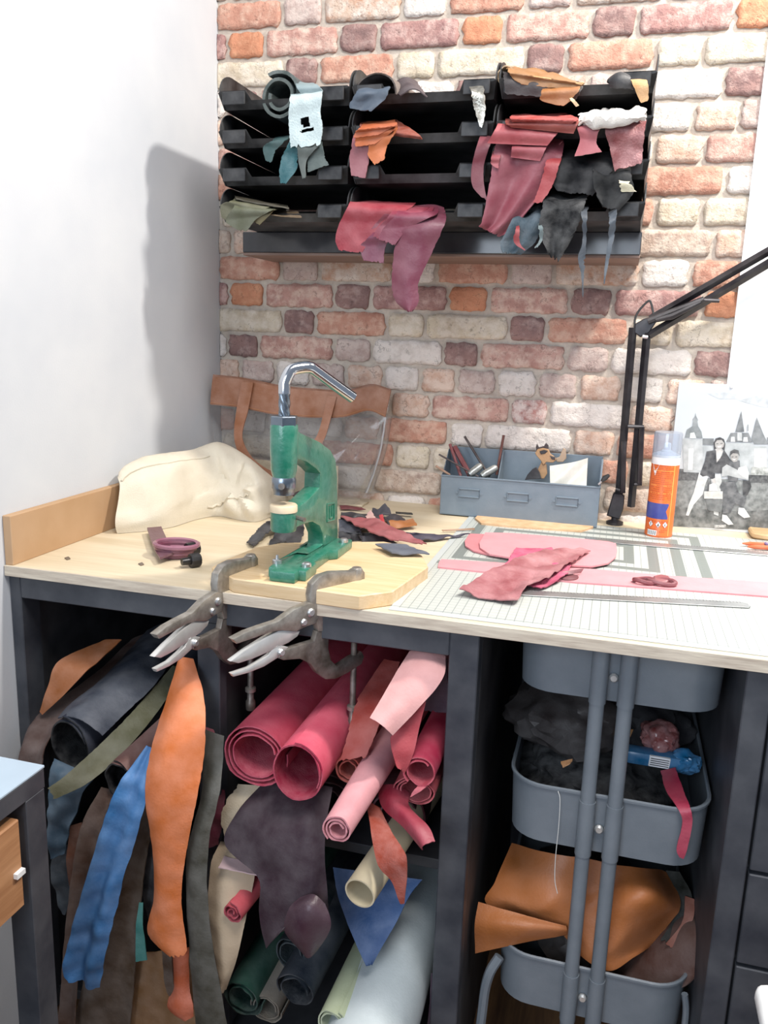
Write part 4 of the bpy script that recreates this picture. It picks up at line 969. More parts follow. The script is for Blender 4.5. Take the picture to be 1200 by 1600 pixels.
# ---- right-hand bits: wooden handle and orange pen
flat('wooden_block', 'rounded pale wooden block beside the orange knife at the poster', 'block', smooth_outline([pz(u, v, MZ) for u, v in [(1172, 828), (1220, 831), (1222, 846), (1180, 842), (1171, 836)]], 3), .012, wood('pale_block', 'd4b58c', 'c19d70', 0), bev=.003)
kn = thing('craft_knife', 'orange craft knife lying beside the pale wooden block', 'knife', pz(1180, 850, MZ))
for a, b_ in (((1160, 849), (1215, 852)), ((1168, 854), (1220, 857))):
    G().tube([pz(*a, MZ + .006), pz((a[0] * .8 + b_[0] * .2), (a[1] * .8 + b_[1] * .2), MZ + .006), pz(*b_, MZ + .006)], [.0015, .0042, .0045], 8).build('handle', plain('orange_plastic', 'c85a2a', .4), kn)
G().tube([pz(1196, 849, MZ + .009), pz(1204, 853, MZ + .009)], .003, 8).build('pivot', plain('purple_plastic', '7a6a98', .4), kn)

# ---- aerosol can
c0 = pz(1030, 833, MZ); c0 = Vector((c0.x, -.115, MZ)); R_ = .0275
for _ in range(3):
    q = py(1029, 828, -.115); c0.x = q.x
sc_ = thing('spray_can', 'orange aerosol can with clear cap beside the lamp arm', 'can', c0)
def cz(v): return py(1030, v, c0.y).z - MZ
hb, hs, hc = cz(722), cz(708), cz(674)
canm = plain('can_orange', 'd9692c', .3, 0, .05, 30)
G().lathe([(0, 0), (R_ * .96, 0), (R_, .002), (R_, .005), (R_ * .985, .006), (R_ * .985, hb)], c0, 32).build('can_body', canm, sc_)
G().lathe([(R_ * .985, hb), (R_ * .985, hs - .002), (R_ * .9, hs), (R_ * .5, hs + .004), (0, hs + .004)], c0, 32).build('can_shoulder', plain('can_white', 'e8e9ea', .3), sc_)
G().lathe([(0, hs + .003), (.011, hs + .003), (.011, hs + .006), (.0075, hs + .008), (.007, hs + .02), (.005, hs + .022), (0, hs + .022)], c0, 16).build('nozzle', plain('can_white', 'e8e9ea', .3), sc_)
G().lathe([(R_, hs - .006), (R_, hc - .004), (R_ * .95, hc), (0, hc), (0, hc - .0008), (R_ * .94, hc - .0008), (R_ * .97, hc - .004), (R_ * .97, hs - .006)], c0, 32).build('clear_cap', clear_plastic('clear_cap', 'e4ebf4', .18, .06), sc_)
fwd = math.atan2(CAM.y - c0.y, CAM.x - c0.x)
def wrap(nm, a0, a1, z0, z1, m, r=R_ * .985 + .0003, outline=None, n=12):
    """print wrapped on the can: outline in (0..1,0..1)"""
    g = G(); out = outline or [(0, 0), (1, 0), (1, 1), (0, 1)]
    if outline is None: out = [(k / n, 0) for k in range(n + 1)] + [(k / n, 1) for k in range(n, -1, -1)]
    vv = []
    for s, t in out:
        a = fwd + radians(a0 + (a1 - a0) * s); z = z0 + (z1 - z0) * t; vv.append(Vector((c0.x + r * cos(a), c0.y + r * sin(a), c0.z + z)))
    N = len(vv)
    if outline is None:
        h2 = N // 2; g._add(vv, [(k, k + 1, N - 2 - k, N - 1 - k) for k in range(h2 - 1)])
    else: g._add(vv, [tuple(range(N))])
    return g.build(nm, m, sc_)
wh = plain('can_white', 'e8e9ea', .3); blue = plain('can_blue', '33408f', .35); dkp = plain('can_print', 'b34416', .4); ylw = plain('can_yellow', 'eda04a', .35); blk = plain('etched_black', '3a3c40', .5)
wrap('white_notch', -62, -22, hb - .025, hb, wh, outline=[(0.1, 1), (.3, .4), (.55, 0), (.75, .5), (1, 1)])
wrap('white_band', -90, 90, hb - .002, hb + .001, wh, n=18)
wrap('blue_ribbon', -95, 32, cz(807), cz(783), blue, n=14)
wrap('ribbon_notch', 22, 33, cz(805), cz(785), canm, R_ * .985 + .0006, outline=[(0, .5), (1, 0), (1, 1)])
wrap('yellow_rule', 40, 44, cz(833), cz(722) - .002, ylw, n=2)
for z in (768, 756, 733): wrap('yellow_rule', -60, 40, cz(z), cz(z) + .0012, ylw, n=10)
g = []
random.seed(9)
for v in list(range(726, 780, 3)) + [811, 813, 824, 827]:
    a = -55
    while a < 36:
        w = random.uniform(4, 11)
        if random.random() < .82: wrap('print_line', a, min(a + w, 37), cz(v), cz(v) + .0011, dkp, n=2)
        a += w + 2
for k, ang in enumerate((-36, -4, 24)):
    wrap('hazard_diamond', ang - 12, ang + 12, cz(821), cz(810), plain('can_red', 'b83028', .4), R_ * .985 + .0005, outline=[(.5, 0), (1, .5), (.5, 1), (0, .5)])
    wrap('hazard_diamond', ang - 10, ang + 10, cz(820.2), cz(810.8), wh, R_ * .985 + .0008, outline=[(.5, 0), (1, .5), (.5, 1), (0, .5)])
    wrap('hazard_symbol', ang - 3, ang + 3, cz(818), cz(813), blk, R_ * .985 + .0011, outline=[[(.35, 0), (.65, 0), (.8, 1), (.2, 1)], [(0, 0), (1, 0), (.9, .5), (.5, 1), (.1, .4)], [(0, .2), (1, 0), (.5, .5), (.6, 1), (.2, 1)]][k])
wrap('barcode_patch', -50, -8, cz(833), cz(825), wh, R_ * .985 + .0005, n=5)
for k in range(5): wrap('barcode_bar', -47 + k * 8, -44 + k * 8, cz(832), cz(826), blk, R_ * .985 + .0008, n=1)

# ---- black balanced-arm desk lamp
lampm = plain('lamp_black', '201c22', .35, .3, .1, 20)
YL = -.05
lp = thing('desk_lamp', 'black spring-arm desk lamp clamped at the back of the bench', 'lamp', (.96, -.05, BZ))
def LP(u, v, y=YL): return py(u, v, y)
G().prism([LP(948, 806), LP(968, 812), LP(974, 796), (LP(976, 776)), LP(966, 766), LP(958, 772)], (0, 1, 0), .02, .002).build('base_bracket', lampm, lp)
G().lathe([(0, BZ), (.018, BZ), (.018, BZ + .006), (.008, BZ + .01), (.008, BZ + .03), (0, BZ + .03)], (LP(962, 800).x, YL + .01, 0), 14).build('base_pivot', lampm, lp)
bars = [((989, 512), (967, 772)), ((1011, 520), (986, 792))]
for a, b_ in bars: G().tube([LP(*a), LP(*b_)], .008, 4).build('lower_arm', lampm, lp, smooth=False)
G().tube([LP(973, 770, YL - .012), LP(975, 690, YL - .012)], .0055, 8).build('spring', lampm, lp)
G().tube([LP(999, 755, YL - .01), LP(1003, 667, YL - .01)], .0055, 8).build('spring', lampm, lp)
for u0, v0, u1, v1 in ((981, 666, 1006, 667), (991, 757, 1003, 756), (962, 764, 974, 768)): G().tube([LP(u0, v0, YL - .008), LP(u1, v1, YL - .008)], .004, 8).build('spring_pin', lampm, lp)
G().prism([LP(991, 520, YL - .004), LP(1001, 527, YL - .004), LP(1014, 520, YL - .004), LP(1026, 503, YL - .004), LP(1020, 494, YL - .004), LP(1006, 498, YL - .004), LP(992, 506, YL - .004)], (0, 1, 0), .010, .002).build('elbow', lampm, lp)
G().tube([LP(1004, 526, YL - .01), LP(1012, 527, YL - .01)], .004, 8).build('elbow_bolt', steel, lp)
E1 = LP(1016, 499); E2 = LP(1014, 524)
T1_ = LP(1200, 393); T2_ = LP(1200, 412); dr1 = (T1_ - E1); dr2 = (T2_ - E2)
H1 = E1 + dr1 * 1.95; H2 = E2 + dr2 * 1.92
G().tube([E1, H1], .0082, 4).build('upper_arm', lampm, lp, smooth=False)
G().tube([E2, H2], .0082, 4).build('upper_arm', lampm, lp, smooth=False)
G().tube([LP(1012, 502, YL - .012), LP(1100, 468, YL - .012)], [.0065, .0065], 8).build('spring', lampm, lp)
G().tube([LP(1024, 500, YL - .014), LP(1050, 494, YL - .014), LP(1095, 472, YL - .014)], [.005, .007, .005], 8).build('spring', lampm, lp)
G().tube([LP(1096, 469, YL - .012), LP(1124, 470, YL - .012)], .004, 8).build('spring_pin', lampm, lp)
G().tube(cr([LP(1021, 490), LP(1017, 473), LP(1012, 471), LP(998, 486), LP(992, 500), LP(992, 520)], 22), .0022, 6).build('cable', plain('black_plastic', '17181c'), lp)
G().tube([H1, H2, H2 + Vector((.03, -.06, -.03))], .007, 8).build('head_joint', lampm, lp)
hc_ = H2 + Vector((.06, -.12, -.05)); ax = Vector((-.18, -.25, -.95)).normalized()
G().lathe([(.02, .0), (.03, .02), (.05, .05), (.075, .11), (.0765, .112), (.073, .108), (.048, .05), (.028, .022), (.018, .004)], hc_, 24, ax).build('lamp_shade', lampm, lp)
G().lathe([(0, .02), (.012, .025), (.014, .05), (.028, .075), (.028, .09), (.015, .104), (0, .108)], hc_, 16, ax).build('bulb', plain('lit_bulb', 'fff2dc', .3, emit=4), lp)
sl = bpy.data.lights.new('lamp_light', 'SPOT'); sl.energy = 11; sl.spot_size = radians(120); sl.spot_blend = .9; sl.shadow_soft_size = .04; sl.color = (1, .95, .88)
so = bpy.data.objects.new('lamp_light', sl); COL.objects.link(so); so.parent = lp; so.location = hc_ + ax * .125 - ORG[lp]; so.rotation_euler = ax.to_track_quat('-Z', 'Y').to_euler()

# ---- posters on the wall
pos = [py(*q_, -.0052) for q_ in [(1198, 50), (1137, 597)]]
wx = 1.149
wp = thing('blank_sheet', 'large blank white sheet on the bricks above the black and white photograph', 'paper', (1.4, -.006, 1.17))
G().box(wx, 1.70, -.0075, -.0055, 1.17, 1.90).build('sheet', plain('white_card', 'eef0f2', .6, 0, .03, 6), wp, smooth=False)
PY = -.0105
po = thing('photo_print', 'black and white photograph of two women before a castle, propped on the bench', 'poster', (1.3, -.01, BZ))
pl_, pr_ = 1.0555, 1.44; pb, pt_ = BZ + .0005, py(1057, 597, PY).z
G().box(pl_, pr_, PY, PY + .003, pb, pt_).build('backing', plain('photo_paper', 'c2c7cc', .35, 0, .05, 8), po, smooth=False)
PM = {}
def pm(h_, sc=60, var=.25): return plain('print_grey_' + h_, h_, .4, 0, var, sc)
_lay = [0]
def ink(nm, pts, h_, **kw):
    _lay[0] += 1; y = PY - .0002 - .00006 * _lay[0]
    # pixel outline of the print measured on the photo's own plane
    v = [py(u, w, PY) for u, w in pts]; v = [Vector((min(max(p.x, pl_), pr_), y, min(max(p.z, pb), pt_))) for p in v]
    b = bmesh.new(); f = b.faces.new([b.verts.new(p) for p in v]); f.normal_update()
    if f.normal.y > 0: f.normal_flip()
    bmesh.ops.triangulate(b, faces=[f])
    return G().bm(b).build(nm, pm(h_, **kw), po, smooth=False)
def Z(u, v): return (1040 + u * 160 / 914, 580 + v * 160 / 914)   # coordinates read from an enlarged view
def zi(nm, pts, h_, **kw): return ink(nm, [Z(*p) for p in pts], h_, **kw)
zi('cloud', [(380, 200), (520, 190), (700, 215), (640, 245), (480, 250)], 'c3c9ce'); zi('cloud', [(650, 260), (900, 200), (1300, 240), (1300, 330), (860, 320)], 'c0c6cb')
zi('meadow', [(40, 960), (400, 955), (900, 985), (1900, 1010), (1900, 1480), (20, 1420)], '767b7b', sc=90, var=.35)
zi('meadow_shade', [(40, 1200), (300, 1230), (700, 1250), (1900, 1200), (1900, 1480), (20, 1420)], '565b5b', sc=60, var=.4)
zi('hedge', [(90, 870), (330, 880), (350, 975), (60, 975)], '4d5052', sc=140); zi('hedge', [(740, 920), (1200, 930), (1900, 930), (1900, 1010), (740, 995)], '3a3d40', sc=140)
zi('castle_wall', [(150, 650), (330, 660), (430, 670), (560, 640), (760, 640), (800, 670), (1100, 670), (1500, 660), (1500, 930), (760, 925), (160, 900)], 'aab0b3', sc=50)
zi('castle_tower', [(155, 600), (330, 610), (330, 880), (160, 890)], 'b6bbbd')
zi('window_column', [(205, 690), (250, 690), (240, 880), (200, 880)], 'dfe2e3'); zi('window_column', [(790, 690), (900, 690), (900, 900), (790, 900)], 'd9dcdd', var=.4, sc=120)
zi('tower_roof', [(170, 590), (190, 520), (240, 490), (290, 490), (320, 540), (330, 600)], '7d8487'); zi('tower_window', [(215, 600), (220, 550), (255, 545), (275, 600)], 'd6dadb')
zi('lantern', [(238, 490), (245, 440), (240, 430), (262, 400), (266, 370), (272, 400), (290, 435), (284, 445), (290, 490)], '878d90')
zi('roof', [(330, 600), (430, 600), (430, 660), (330, 655)], '6d7275'); zi('main_roof', [(540, 630), (580, 550), (740, 550), (775, 635)], '6b7074')
zi('dormer', [(580, 630), (585, 585), (615, 585), (620, 630)], 'c9cdcf'); zi('dormer', [(640, 620), (640, 545), (680, 545), (682, 620)], 'c0c4c6'); zi('dormer', [(690, 630), (695, 588), (730, 588), (735, 630)], 'c9cdcf')
zi('spire', [(622, 540), (675, 355), (702, 540)], '696e72'); zi('chimney', [(728, 530), (728, 475), (740, 475), (742, 535)], '9a9fa2')
zi('spire', [(765, 600), (812, 410), (870, 555), (915, 650), (790, 650)], '757a7e'); zi('roof', [(915, 650), (900, 590), (1200, 590), (1250, 660)], '6d7276')
zi('bush', [(760, 900), (770, 850), (830, 860), (880, 850), (930, 870), (930, 930), (760, 925)], 'a4a9a6', sc=150, var=.5)
# taller woman
zi('trousers', [(300, 900), (380, 940), (350, 1020), (330, 1100), (250, 1190), (205, 1290), (180, 1285), (205, 1190), (250, 1080), (275, 990)], 'cfd2d2')
zi('trousers', [(400, 920), (490, 915), (500, 980), (470, 1290), (430, 1275), (420, 1100)], 'c4c8c8')
zi('jacket', [(430, 705), (470, 700), (500, 760), (520, 700), (560, 760), (610, 840), (540, 840), (500, 910), (440, 905), (440, 960), (400, 960), (380, 930), (330, 940), (305, 920), (350, 800), (365, 715)], '33353a', sc=80)
zi('shirt', [(450, 715), (515, 705), (490, 770), (455, 815)], 'c6c4c2'); zi('neck', [(440, 690), (505, 690), (495, 720), (455, 725)], 'c2c0be')
zi('hair', [(430, 700), (428, 640), (445, 600), (485, 588), (520, 605), (533, 650), (525, 710), (505, 690), (450, 690)], '2b2c30')
zi('face', [(440, 640), (460, 615), (500, 612), (522, 640), (515, 675), (485, 697), (455, 690), (442, 670)], 'a9a7a5', var=.1)
zi('smile', [(460, 668), (500, 665), (490, 678), (470, 680)], 'efefef', var=.02); zi('eyes', [(452, 645), (470, 643), (470, 649), (452, 651)], '3c3e40'); zi('eyes', [(488, 642), (508, 640), (508, 646), (488, 648)], '3c3e40')
# seated woman
zi('dark_top', [(575, 790), (660, 795), (665, 880), (640, 985), (560, 980), (545, 900)], '4a4d52')
zi('light_sleeve', [(545, 830), (640, 880), (740, 930), (735, 970), (640, 950), (560, 930), (500, 940), (505, 860)], 'a9adaf')
zi('white_bundle', [(650, 860), (720, 840), (740, 900), (735, 960), (690, 940), (640, 900)], 'd3d6d6')
zi('skirt', [(500, 990), (620, 985), (650, 1080), (720, 1130), (700, 1210), (620, 1180), (580, 1260), (510, 1270), (510, 1080), (480, 1030)], '54575b', sc=90); zi('skirt_shade', [(690, 970), (750, 975), (765, 1030), (725, 1110), (690, 1100)], '2e3034')
zi('shoe', [(505, 1275), (545, 1285), (605, 1365), (560, 1370), (500, 1330)], 'd5d7d7'); zi('shoe', [(650, 1215), (700, 1220), (755, 1300), (700, 1310), (645, 1270)], 'd5d7d7')
zi('hair', [(570, 760), (575, 715), (610, 695), (650, 705), (662, 760), (645, 735), (600, 735)], '2b2c30'); zi('face', [(578, 750), (600, 730), (640, 735), (652, 765), (635, 805), (605, 810), (582, 790)], '9c9a98', var=.1)
zi('smile', [(592, 783), (625, 782), (612, 794)], 'ededed', var=.02); zi('eyes', [(588, 762), (604, 760), (604, 766), (588, 768)], '34363a'); zi('eyes', [(620, 760), (638, 760), (638, 766), (620, 766)], '34363a')
zi('hand', [(415, 960), (440, 950), (450, 990), (420, 1000)], 'bdbbb9'); zi('basket', [(343, 1070), (508, 1070), (508, 1138), (343, 1135)], 'c9cac6'); zi('basket_inside', [(385, 1068), (390, 1010), (430, 995), (455, 1020), (465, 1068)], 'd8d9d8')
zi('handle', [(372, 1070), (372, 1000), (390, 985), (390, 1000), (384, 1070)], '4a4c4e'); zi('shadow_patch', [(355, 1140), (510, 1140), (500, 1260), (380, 1240)], '5f6364')
zi('caption', [(435, 1370), (535, 1366), (535, 1392), (435, 1396)], 'b4b7b8', sc=300, var=.5)
G().lathe([(0, 0), (.0035, 0), (.0035, .001), (.002, .002), (0, .002)], (py(1144, 598, PY).x, PY, pt_ - .004), 12, (0, -1, 0)).build('pin', plain('white_plastic', 'eef0f0', .4), po)

# ================================================================== TROLLEY
tg = plain('trolley_enamel', '6d757d', 0.42, 0, 0.06, 20, .1, 300)
YT = -.70
tr = thing('utility_trolley', 'grey three-tier utility trolley under the worktop', 'trolley', (.97, -.5, 0))
txl, txr = py(795, 1222, YT).x, py(1115, 1268, YT).x; tyb = YT + .40; rc = .055
def rr(x0, x1, y0, y1, r, z, n=7):
    out = []
    for cx, cy, a0 in ((x1 - r, y1 - r, 0), (x0 + r, y1 - r, 90), (x0 + r, y0 + r, 180), (x1 - r, y0 + r, 270)):
        for k in range(n + 1):
            a = radians(a0 + 90 * k / n); out.append(Vector((cx + r * cos(a), cy + r * sin(a), z)))
    return out
def tray(z0, z1):
    g = G(); ins_ = .006
    rings = [rr(txl + .004, txr - .004, YT + .004, tyb - .004, rc - .004, z0), rr(txl, txr, YT, tyb, rc, z1), rr(txl + .0018, txr - .0018, YT + .0018, tyb - .0018, rc - .002, z1), rr(txl + .006, txr - .006, YT + .006, tyb - .006, rc - .006, z0 + .002)]
    n = len(rings[0]); vv = [p for r in rings for p in r]
    ff = [(i * n + k, i * n + (k + 1) % n, (i + 1) * n + (k + 1) % n, (i + 1) * n + k) for i in range(3) for k in range(n)]
    ff += [tuple(range(n))[::-1], tuple(range(3 * n, 4 * n))]
    g._add(vv, ff); b = g.build('tray', tg, tr)
    rim = rr(txl, txr, YT, tyb, rc, z1); G().tube(rim + [rim[0]], .0032, 6, caps=False).build('rim', tg, b)
    return b
tz_ = [(.752, .84), (.508, .602), (.215, .306)]
trays = [tray(a, b) for a, b in tz_]
for u in (.9405, .9795):
    for y in (YT - .008, tyb + .008):
        G().tube([(u + .004, y, .05), (u + .004, y, .84)], .0108, 14).build('pole', tg, tr)
for (a, b) in tz_:
    for u in (.9445, .9835):
        G().tube([(u, YT - .008, a + .0), (u, YT - .008, b - .006)], .0122, 14).build('pole_sleeve', tg, tr)
    g = G().lathe([(0, 0), (.0068, 0), (.0068, .003), (.0045, .0055), (0, .0055)], (.9645, YT, (a + b) / 2 - .006), 10, (0, -1, 0)); g.build('screw', plain('bright_steel', 'd8d8d6', .3, .6, .15, 40), tr)
for x in (txl + .03, txr - .03):
    for y in (YT + .03, tyb - .03):
        w = G().lathe([(0, -.01), (.026, -.01), (.028, -.007), (.028, .007), (.026, .01), (0, .01)], (x, y, .028), 16, (1, 0, 0)).build('wheel', plain('black_plastic', '17181c'), tr)
        G().box(x - .013, x + .013, y - .008, y + .008, .03, .066, .003).build('fork', tg, w)
g = G(); g.tube(cr([Vector((txl + .004, YT + .01, .285)), Vector((txl - .010, YT, .255)), Vector((txl - .016, YT, .20)), Vector((txl - .014, YT, .10)), Vector((txl + .03, YT + .03, .066))], 20), .008, 8).build('foot_rail', tg, tr)
g = G(); g.tube(cr([Vector((txr - .004, YT + .02, .285)), Vector((txr + .001, YT + .02, .255)), Vector((txr + .002, YT + .02, .20)), Vector((txr + .002, YT + .02, .10)), Vector((txr - .03, YT + .03, .066))], 20), .005, 8).build('foot_rail', tg, tr)
tag(G().box(.779, 1.126, -.03, -.024, .0, .853).build('trim_2', char, smooth=False), 'dark panel closing the back of the trolley bay', kind='structure')

CG = 'things piled in the middle trolley tray'
z1 = .602
def ts(name, label, Lp, Rp, m, cat='leather', **kw):
    return strip(name, label, cat, [py(u, v, y) for u, v, y in Lp], [py(u, v, y) for u, v, y in Rp], m, group=kw.pop('group', CG), **kw)
def lump(name, label, cat, c, s, m, seed=1, amp=.25, group=CG, rot=0):
    b = bmesh.new(); bmesh.ops.create_icosphere(b, subdivisions=4, radius=1)
    for v in b.verts:
        p = v.co.copy(); k = 1 + amp * noise.noise(p * 1.7 + Vector((seed, 0, 0))) + amp * .5 * (1 - 2 * abs(noise.noise(p * 3.5 + Vector((0, seed, 0)))))
        q = Vector((p.x * s[0], p.y * s[1], p.z * s[2])) * k; q.rotate(Euler((0, 0, rot))); v.co = Vector(c) + q
    g = G().bm(b); o = g.build(name, m); return tag(o, label, cat, group)
lump('hide_bundle', 'black shaggy hide filling the middle trolley tray', 'hide', (.95, -.53, .555), (.115, .135, .045), suede('1c1d20'), 2, .22)
lump('hide_bundle', 'dark brown leather bundle heaped above the black hide', 'leather', (.90, -.50, .635), (.085, .10, .05), leather('332c2b', .5), 5, .3)
lump('hide_bundle', 'dark grey leather bundle at the tray back', 'leather', (1.03, -.42, .60), (.07, .08, .05), leather('26262c', .5), 8, .3)
ts('leather_offcut', 'tan leather tip poking from the brown bundle', [(875, 1190, -.66), (880, 1200, -.67)], [(896, 1186, -.66), (890, 1194, -.67)], suede('b98658'))
ts('card_strip', 'tan card strip across the middle trolley tray', [(925, 1142, -.56), (925, 1152, -.57)], [(990, 1140, -.55), (985, 1152, -.56)], suede('a8794a'), cat='card', rag=.02)
lump('coral_packet', 'coral crinkled packet in the middle trolley tray', 'packet', py(1030, 1150, -.55), (.03, .03, .022), plain('coral_wrap', '8c3a38', .25, 0, .4, 70), 3, .25)
bp_ = thing('blue_packet', 'blue plastic packet with striped white label in the middle trolley tray', 'packet', py(1035, 1190, -.58))
G().box(-.055, .045, -.015, .015, -.012, .012, .008, seg=2, M=Matrix.Translation(py(1030, 1185, -.58)) @ Euler((0, .06, .1)).to_matrix().to_4x4()).build('wrap', plain('blue_wrap', '1c6ea0', .2, 0, .2, 40), bp_)
G().box(-.018, .014, -.0165, .0, -.008, .010, .001, M=Matrix.Translation(py(1030, 1185, -.58)) @ Euler((0, .06, .1)).to_matrix().to_4x4()).build('label_patch', plain('white_card', 'eef0f2', .6), bp_)
g = G()
for k in range(4): g.box(-.016, .012, -.0169, -.0163, -.005 + k * .0035, -.0035 + k * .0035, M=Matrix.Translation(py(1030, 1185, -.58)) @ Euler((0, .06, .1)).to_matrix().to_4x4())
g.build('label_stripes', blk, bp_, smooth=False)
lump('blue_packet_end', 'crumpled bright blue wrapper beside the striped packet', 'packet', py(1068, 1190, -.575), (.022, .018, .016), plain('blue_wrap', '1c6ea0', .2), 4, .35)
ts('red_ribbon', 'crimson leather ribbon hanging over the middle trolley tray rim', [(1032, 1205, -.60), (1040, 1235, -.655), (1058, 1262, -.702), (1066, 1285, -.707), (1057, 1325, -.707), (1062, 1340, -.706)],
   [(1056, 1200, -.60), (1068, 1235, -.655), (1078, 1260, -.702), (1082, 1285, -.707), (1074, 1325, -.707), (1068, 1342, -.706)], leather('a82a48', .4), rag=.05, cat='ribbon', wr=.001)
tag(G().tube(cr([py(872, 1236, -.702), py(875, 1250, -.706), py(873, 1290, -.706), py(868, 1340, -.706), py(867, 1375, -.706), py(871, 1396, -.706)], 24), .0006, 5).build('thread', plain('thread_white', 'd8d8d4', .6)), 'loose white thread hanging over the middle trolley tray', 'thread')
# bottom tier: tan hide folded like a bag, brown hide
tanl = leather('b06a38', .45, .08); BG = 'hides in the bottom trolley tray'
def grid_sheet(name, label, rows, m, nr=30, nc=34, th=.002, cat='leather', group=BG, wr=.003):
    R = [cr(r, nc) for r in rows]; Gd = [list(x) for x in zip(*[cr([R[i][j] for i in range(len(R))], nr) for j in range(nc)])]
    _seed[0] += 1
    for r in Gd:
        for k in range(len(r)): r[k] = r[k] + Vector((0, -1, .3)) * wr * noise.noise(r[k] * 22 + Vector((_seed[0], 0, 0)))
    return tag(sheet_mesh(name, Gd, m, th), label, cat, group)
th_ = thing('tan_hide', 'tan leather hide pinched like a bow in the bottom trolley tray', 'leather', (.95, -.62, .31), BG)
def grid_part(name, rows, m, parent, nr=34, nc=36, th=.002, wr=.003, sd=1.0):
    R = [cr(r, nc) for r in rows]; Gd = [list(x) for x in zip(*[cr([R[i][j] for i in range(len(R))], nr) for j in range(nc)])]
    for r in Gd:
        for k in range(len(r)): r[k] = r[k] + Vector((0, -1, .3)) * wr * (1 - 2 * abs(noise.noise(r[k] * 13 + Vector((sd, 0, 0)))))
    return sheet_mesh(name, Gd, m, th, parent)
grid_part('body_fold', [
    [py(800, 1318, -.57), py(860, 1330, -.62), py(940, 1345, -.63), py(1010, 1355, -.60), py(1040, 1362, -.55)],
    [py(775, 1375, -.62), py(850, 1395, -.66), py(930, 1400, -.645), py(1010, 1395, -.665), py(1062, 1405, -.58)],
    [py(765, 1412, -.64), py(862, 1435, -.665), py(920, 1447, -.672), py(1000, 1440, -.66), py(1052, 1432, -.60)],
    [py(876, 1454, -.66), py(903, 1468, -.672), py(940, 1490, -.678), py(985, 1482, -.655), py(1032, 1458, -.60)],
    [py(882, 1462, -.655), py(910, 1492, -.672), py(955, 1514, -.68), py(992, 1494, -.65), py(1018, 1472, -.60)]], [tanl, suede('8a5a38')], th_, wr=.010)
grid_part('fan_fold', [
    [py(748, 1408, -.675), py(815, 1428, -.685), py(884, 1446, -.678)],
    [py(742, 1446, -.690), py(815, 1448, -.70), py(886, 1452, -.681)],
    [py(743, 1488, -.680), py(815, 1472, -.685), py(885, 1459, -.676)]], [tanl, suede('8a5a38')], th_, 16, 24, wr=.003, sd=5)
grid_sheet('brown_hide', 'dark brown hide with pale cut edge in the bottom trolley tray', [
    [py(930, 1450, -.56), py(1000, 1440, -.56), py(1060, 1410, -.55), py(1085, 1430, -.57)],
    [py(930, 1500, -.60), py(1000, 1490, -.62), py(1070, 1460, -.63), py(1120, 1462, -.64)],
    [py(940, 1530, -.63), py(980, 1535, -.65), py(1060, 1545, -.67), py(1100, 1510, -.67)]], [leather('4a2c22', .6), suede('5e4034')], th=.003)
ts('leather_strap', 'dark green-black strap bent behind the tan hide', [(1040, 1360, -.56), (1058, 1400, -.575), (1050, 1440, -.60), (1030, 1470, -.63)], [(1062, 1362, -.56), (1082, 1402, -.575), (1072, 1440, -.60), (1048, 1474, -.63)], leather('1c1d18', .85, spec=.1), group=BG, rag=.02)
ts('leather_strap', 'red-brown strap bent beside the dark strap in the bottom tray', [(1070, 1400, -.58), (1066, 1440, -.61), (1040, 1475, -.64)], [(1085, 1405, -.58), (1082, 1440, -.61), (1050, 1484, -.64)], leather('7a4434', .5), group=BG, rag=.02)
lump('hide_bundle', 'dark leather heap under the tan hide in the bottom trolley tray', 'leather', (.96, -.5, .285), (.11, .13, .06), leather('2a211e', .6), 6, .25, BG)

# ================================================================== MIDDLE BAY: rolls
MG = 'leather rolls on the shelves'
def rl(label, u, v, Y, rpx, c, inner=None, name='leather_roll', yend=-.07, d=(0, 1, 0), **kw):
    A = py(u, v, Y); r = span(u, v, Y, rpx); d = Vector(d)
    ln = kw.pop('length', None) or (yend - Y) / max(d.normalized().y, .2)
    mats = [leather(c, .55, .12) if isinstance(c, str) else c, suede(inner) if isinstance(inner, str) else (inner or suede(c if isinstance(c, str) else '999999'))]
    return roll(name, label, 'leather', A, r, mats, ln, d, group=kw.pop('group', MG), **kw)
rl('raspberry pink leather roll with several turns showing', 398, 1180, -.80, 52, 'c4465e', 'bd4a60', turns=3.0, r_in=.034, start=.2, squash=.95)
rl('raspberry pink leather roll, wide open at its mouth', 464, 1207, -.84, 41, 'cc4e66', 'a82c48', turns=1.35, r_in=.036, start=-.5, squash=1.15)
rl('coral leather roll wedged behind the pale pink roll', 545, 1202, -.78, 24, '9c4038', 'a3473c', turns=2.0, r_in=.012)
rl('pale pink leather roll pointing out farthest', 527, 1297, -.93, 24, 'd09298', 'd08890', turns=2.6, r_in=.010, start=.4, d=(.03, 1, .02), taper=1.9)
rl('crimson leather roll with a torn tongue, against the post', 656, 1207, -.80, 27, 'b42c4c', 'b84858', turns=1.5, r_in=.018, start=.8)
rl('rose leather roll lying under the crimson roll', 648, 1236, -.78, 34, 'a8424c', 'b4525a', turns=2.3, r_in=.022, start=2.2, squash=.7)
ts('leather_tongue', 'torn rose tongue in the mouth of the crimson roll', [(660, 1225, -.79), (648, 1232, -.803), (640, 1246, -.806)], [(672, 1222, -.79), (664, 1232, -.803), (643, 1245, -.806)], leather('c0606a'), group=MG)
ts('leather_sheet', 'pale pink leather sheet lying over the pale pink roll', [(640, 1018, -.735), (620, 1050, -.77), (600, 1085, -.80), (578, 1122, -.83)], [(696, 1026, -.735), (692, 1060, -.77), (655, 1105, -.80), (613, 1149, -.83)], [leather('cf9a98', .7, .1), suede('c9909a')], group=MG, rag=.01, rag_end=.05, bulge=.01)
